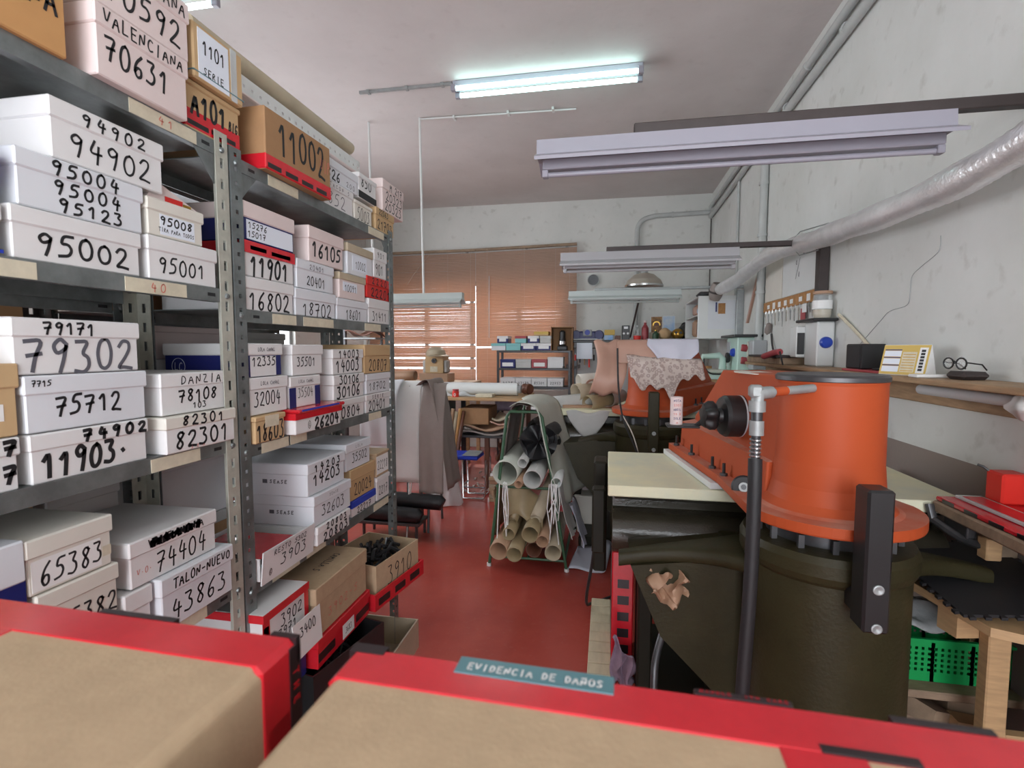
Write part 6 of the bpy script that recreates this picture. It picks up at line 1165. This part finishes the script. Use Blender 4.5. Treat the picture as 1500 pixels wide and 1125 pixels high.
# boards and big white extractor on the shelf
t = thing('dust_extractor', 'tall white cabinet with a blue socket on the wall shelf, nearest one', 'cabinet', (1.27, 3.6, zs), 'white cabinets with blue sockets')
obj('cabinet', MB().cbox(1.265, R - .004, 3.46, 3.66, zs, 1.665, 'white_plastic', .008), t); obj('side_panel', MB().cbox(1.215, R - .03, 3.661, 3.78, 1.44, 1.645, 'white_plastic', .006), t); obj('black_window', MB().cbox(1.219, 1.262, 3.652, 3.660, 1.46, 1.60, 'black_plastic', .002), t); obj('lid', MB().cbox(1.225, R - .004, 3.42, 3.72, 1.666, 1.684, 'black_plastic', .004), t); obj('socket', MB().lathe([(0, .028), (.028, .028), (.034, .018), (.036, 0)], (1.315, 3.46, 1.535), 'blue_socket', 20, (0, -1, 0)), t)
one('board_pile', MB().cbox(1.18, R - .004, 3.86, 4.72, zs, zs + .045, 'grey_wood', .004), 'pile of thin wooden boards on the wall shelf behind the near white cabinet', 'boards'); one('slab', MB().cbox(1.16, R - .01, 3.88, 4.6, zs + .046, zs + .062, 'brown_metal', .004), 'dark thin board lying on the wooden boards', 'board')
b = MB(); b.tube([(1.12, 4.02, 1.44), (1.15, 3.88, 1.47), (1.16, 3.80, 1.475)], .022, 'red_socket', 10); b.tube([(1.16, 3.80, 1.475), (1.15, 3.74, 1.44), (1.15, 3.7, 1.39)], .006, 'black_rubber', 6); one('plug', b, 'maroon plug with a cable in front of the near white cabinet', 'plug')
t = thing('jar', 'glass jar of red and cream bits on the near white cabinet', 'jar', (1.31, 3.52, 1.685)); obj('jar_body', MB().lathe([(0, 0), (.048, 0), (.054, .02), (.054, .12), (.050, .15)], (1.31, 3.52, 1.685), 'glass', 22), t); obj('contents', MB().lathe([(0, .004), (.045, .004), (.050, .03), (.050, .055), (0, .06)], (1.31, 3.52, 1.685), 'beige_leather', 22), t); obj('label_paper', MB().lathe([(.0555, .058), (.0555, .11)], (1.31, 3.52, 1.685), 'paper', 22), t); obj('jar_lid', MB().lathe([(.052, .15), (.054, .152), (.054, .168), (0, .170)], (1.31, 3.52, 1.685), 'tan_leather', 22), t)
b = MB(); b.tube(cat_rom([(R - .02, 3.38, 1.70), (R - .012, 3.15, 1.58), (R - .012, 2.95, 1.47), (R - .012, 2.86, 1.40)], 8), .009, 'cream_label', 8); one('cable', b, 'cream cable running down the wall to the loudspeaker', 'cable')
t = thing('dust_extractor', 'white cabinet with a blue socket, far one near the corner', 'cabinet', (1.25, 5.2, 1.28), 'white cabinets with blue sockets'); obj('cabinet', MB().cbox(1.16, R - .004, 4.98, 5.40, 1.2605, 1.60, 'mint', .008), t); obj('black_window', MB().cbox(1.155, 1.16, 5.25, 5.38, 1.44, 1.56, 'grey_plastic', .002), t); obj('lid', MB().cbox(1.12, R - .004, 4.94, 5.5, 1.601, 1.625, 'black_plastic', .004), t); obj('socket', MB().lathe([(0, .028), (.03, .028), (.038, .018), (.04, 0)], (1.16, 5.10, 1.46), 'blue_socket', 18, (-1, -.15, 0)), t)
t = thing('power_box', 'grey power box with two red sockets under the wall conduit', 'electrical box', (1.3, 4.85, 1.31)); obj('box_body', MB().cbox(1.25, R - .001, 4.82, 4.96, 1.31, 1.57, 'grey_plastic', .008), t); obj('socket_plate', MB().cbox(1.24, 1.30, 4.962, 5.03, 1.33, 1.56, 'cream_metal', .004), t)
for z in (1.385, 1.50): obj('socket', MB().lathe([(0, .05), (.03, .05), (.035, .04), (.036, 0)], (1.24, 4.995, z), 'red_socket', 18, (-1, -.1, .1)), t)
t = thing('bench', 'tall bench with a mint edge behind the nearest press', 'bench', (1.08, 5.2, 0)); obj('benchtop', MB().cbox(.80, R - .002, 4.76, 6.1, 1.225, 1.26, 'mint', .005), t); obj('apron', MB().cbox(.83, R - .02, 4.78, 6.08, 1.17, 1.224, 'pale_wood'), t)
for x, y in ((.84, 4.80), (1.29, 4.80), (.84, 6.0), (1.29, 6.0)): obj('leg', MB().cbox(x, x + .06, y, y + .06, 0, 1.17, 'pale_wood'), t)
t = thing('blue_bin', 'blue plastic bin standing under the tall mint edged bench', 'bin', (1.06, 5.05, 0)); obj('bin_body', MB().cbox(.94, 1.2, 4.92, 5.2, 0, 1.14, 'blue', .012), t)
t = thing('skiving_machine', 'pale sewing-type machine on the tall bench near the corner', 'machine', (.98, 5.3, 1.261)); obj('machine_bed', MB().cbox(.86, 1.12, 5.1, 5.3, 1.261, 1.30, 'cream_metal', .01), t); obj('machine_arm', MB().tube([(1.08, 5.2, 1.30), (1.08, 5.2, 1.40), (1.05, 5.2, 1.43), (.90, 5.2, 1.42), (.885, 5.2, 1.36)], [.035, .03, .03, .026, .022], 'mint', 14), t); obj('handwheel', MB().lathe([(0, .02), (.045, .02), (.05, 0), (.045, -.01), (0, -.01)], (1.12, 5.2, 1.41), 'black_plastic', 18, (1, 0, 0)), t); obj('needle_bar', MB().cyl((.885, 5.2, 1.36), (.885, 5.2, 1.305), .006, 'chrome', 8), t)
one('cable', MB().tube(cat_rom([(.88, 5.02, 1.40), (.87, 4.92, 1.33), (.92, 4.88, 1.27), (1.05, 4.9, 1.268)], 8), .007, 'black_rubber', 6), 'black cable looping over the tall bench edge', 'cable')
for k, (x, m_, lab) in enumerate(((1.0, 'cork', 'brown pot of brushes on the tall bench'), (1.14, 'red_socket', 'small maroon tin on the tall bench'))): one('pot', MB().lathe([(0, 0), (.03, 0), (.033, .06), (.028, .06), (.026, .01), (0, .01)], (x, 5.45, 1.261), m_, 16), lab, 'pot')
# wall cabinet near the corner
t = thing('wall_cabinet', 'white open wall cabinet with a hanging clipboard near the corner', 'cabinet', (1.15, 6.1, 1.60)); b = MB(); b.cbox(.93, R - .004, 5.72, 5.745, 1.60, 2.05, 'white_plastic'); b.cbox(.93, R - .004, 6.6, 6.62, 1.60, 2.05, 'white_plastic'); b.cbox(.93, R - .004, 5.746, 6.599, 1.60, 1.62, 'white_plastic'); b.cbox(.93, R - .004, 5.746, 6.599, 2.03, 2.05, 'white_plastic'); b.cbox(.93, R - .02, 5.746, 6.599, 1.84, 1.855, 'white_plastic'); b.cbox(R - .02, R - .004, 5.746, 6.599, 1.621, 2.029, 'white_plastic'); obj('cabinet_body', b, t)
t = thing('clipboard', 'tan tag and grey papers hanging on the cabinet side', 'clipboard', (1.18, 5.71, 1.75)); obj('papers', MB().box(1.03, 1.30, 5.716, 5.719, 1.70, 2.0, 'cool_card'), t); obj('tag', MB().box(1.13, 1.20, 5.711, 5.715, 1.86, 1.97, 'cork'), t); obj('pen', MB().tube([(1.11, 5.712, 1.98), (1.11, 5.712, 1.88)], .008, 'navy', 6), t)
gc = 'things in the wall cabinet'
for k, (y, z0, h, m_, lab) in enumerate(((5.85, 1.621, .17, 'brown_leather', 'brown leather bundle on the lower cabinet shelf'), (6.15, 1.621, .20, 'tan_leather', 'tan bundle at the back of the lower cabinet shelf'), (5.86, 1.856, .10, 'sky_print', 'blue and white packet on the upper cabinet shelf'), (6.15, 1.856, .13, 'pink_leather', 'pink leather pile on the upper cabinet shelf'), (5.95, 2.051, .06, 'dark_steel', 'dark tools lying on top of the wall cabinet'))): one('bundle', MB().cbox(.95, 1.2, y - .09, y + .09, z0, z0 + h, m_, .03), lab, 'bundle', gc)
one('grey_column', MB().cbox(1.30, R - .001, 5.66, 5.70, 1.62, 2.1, 'grey_metal'), 'grey steel post beside the wall cabinet', 'post')
# key rack
t = thing('key_rack', 'cork strip of paper tags and hanging keys on the right wall', 'key rack', (R - .01, 4.33, 1.80)); obj('cork_strip', MB().box(R - .016, R - .001, 3.68, 4.92, 1.815, 1.895, 'cork'), t); rnd = random.Random(8)
for k in range(8): y = 3.74 + .15 * k + rnd.uniform(-.02, .02); h = rnd.uniform(.025, .06); obj('paper_tag', MB().box(R - .0175, R - .0165, y - .03, y + .035, 1.852 - h * .5, 1.852 + h * .5, 'paper'), t)
for k in range(13):
    y = 3.76 + .089 * k; b = MB(); b.tube([(R - .02, y, 1.82), (R - .022, y, 1.79)], .003, 'chrome', 5); L_ = rnd.uniform(.05, .10); b.lathe([(0, .003), (.014, .003), (.014, 0), (0, 0)], (R - .022, y, 1.78), ('brass', 'chrome', 'grey_metal')[k % 3], 10, (-1, 0, 0)); b.box(R - .024, R - .020, y - .005, y + .005, 1.77 - L_, 1.77, ('brass', 'chrome', 'grey_metal')[k % 3]); obj('key', b, t)
obj('red_tag', MB().box(R - .026, R - .023, 3.90, 3.99, 1.69, 1.78, 'red_socket'), t); obj('white_tag', MB().box(R - .030, R - .027, 3.87, 3.95, 1.75, 1.81, 'paper'), t)
t = thing('wall_panel', 'white board with a cream strip and pencil marks above the key rack', 'board', (R - .01, 4.33, 1.9)); obj('white_board', MB().box(R - .010, R - .001, 3.69, 4.45, 1.90, 2.30, 'white_plastic'), t); obj('cream_board', MB().box(R - .010, R - .001, 4.46, 4.90, 1.90, 2.30, 'cream_card'), t); b = MB(); b.text('%', (R - .011, 4.12, 2.09), (0, -1, 0), (0, 0, 1), .16, .14, .006, 'faded_ink'); b.text('SO', (R - .011, 3.95, 2.2), (0, -1, 0), (0, 0, 1), .2, .06, .004, 'faded_ink'); obj('pencil_marks', b, t)
b = MB(); b.tube(cat_rom([(R - .008, 4.70, 1.62), (R - .02, 4.62, 1.52), (R - .03, 4.50, 1.42)], 6), .008, 'dark_steel', 6); b.lathe([(0, -.05), (.022, -.03), (.026, 0), (.02, .05), (0, .06)], (R - .03, 4.72, 1.66), 'taupe_leather', 12, (.1, -.3, 1)); one('hanging_brush', b, 'small brush with a dark handle hanging under the key rack', 'brush')
t = thing('wall_hairline', 'hair thin crack-like line wandering up the right wall above the loudspeaker', 'cable', (R - .006, 2.6, 1.5)); obj('hairline_run', MB().tube(cat_rom([(R - .003, 3.153, 1.515), (R - .003, 2.946, 1.633), (R - .003, 2.853, 1.682), (R - .003, 2.707, 1.700), (R - .003, 2.684, 1.752), (R - .003, 2.675, 1.828), (R - .003, 2.606, 1.864), (R - .003, 2.490, 1.909), (R - .003, 2.482, 1.972)], 6), .0013, 'grey_metal', 5), t)  # thin tube drawn along a crack-like line in the plaster
one('corner_batten', MB().prism([(5.45, 1.75), (5.50, 1.75), (5.05, 2.32), (5.0, 2.32)], R - .02, R - .001, 'pink_leather', 'yz'), 'slanting brown batten on the right wall behind the conduit', 'batten')
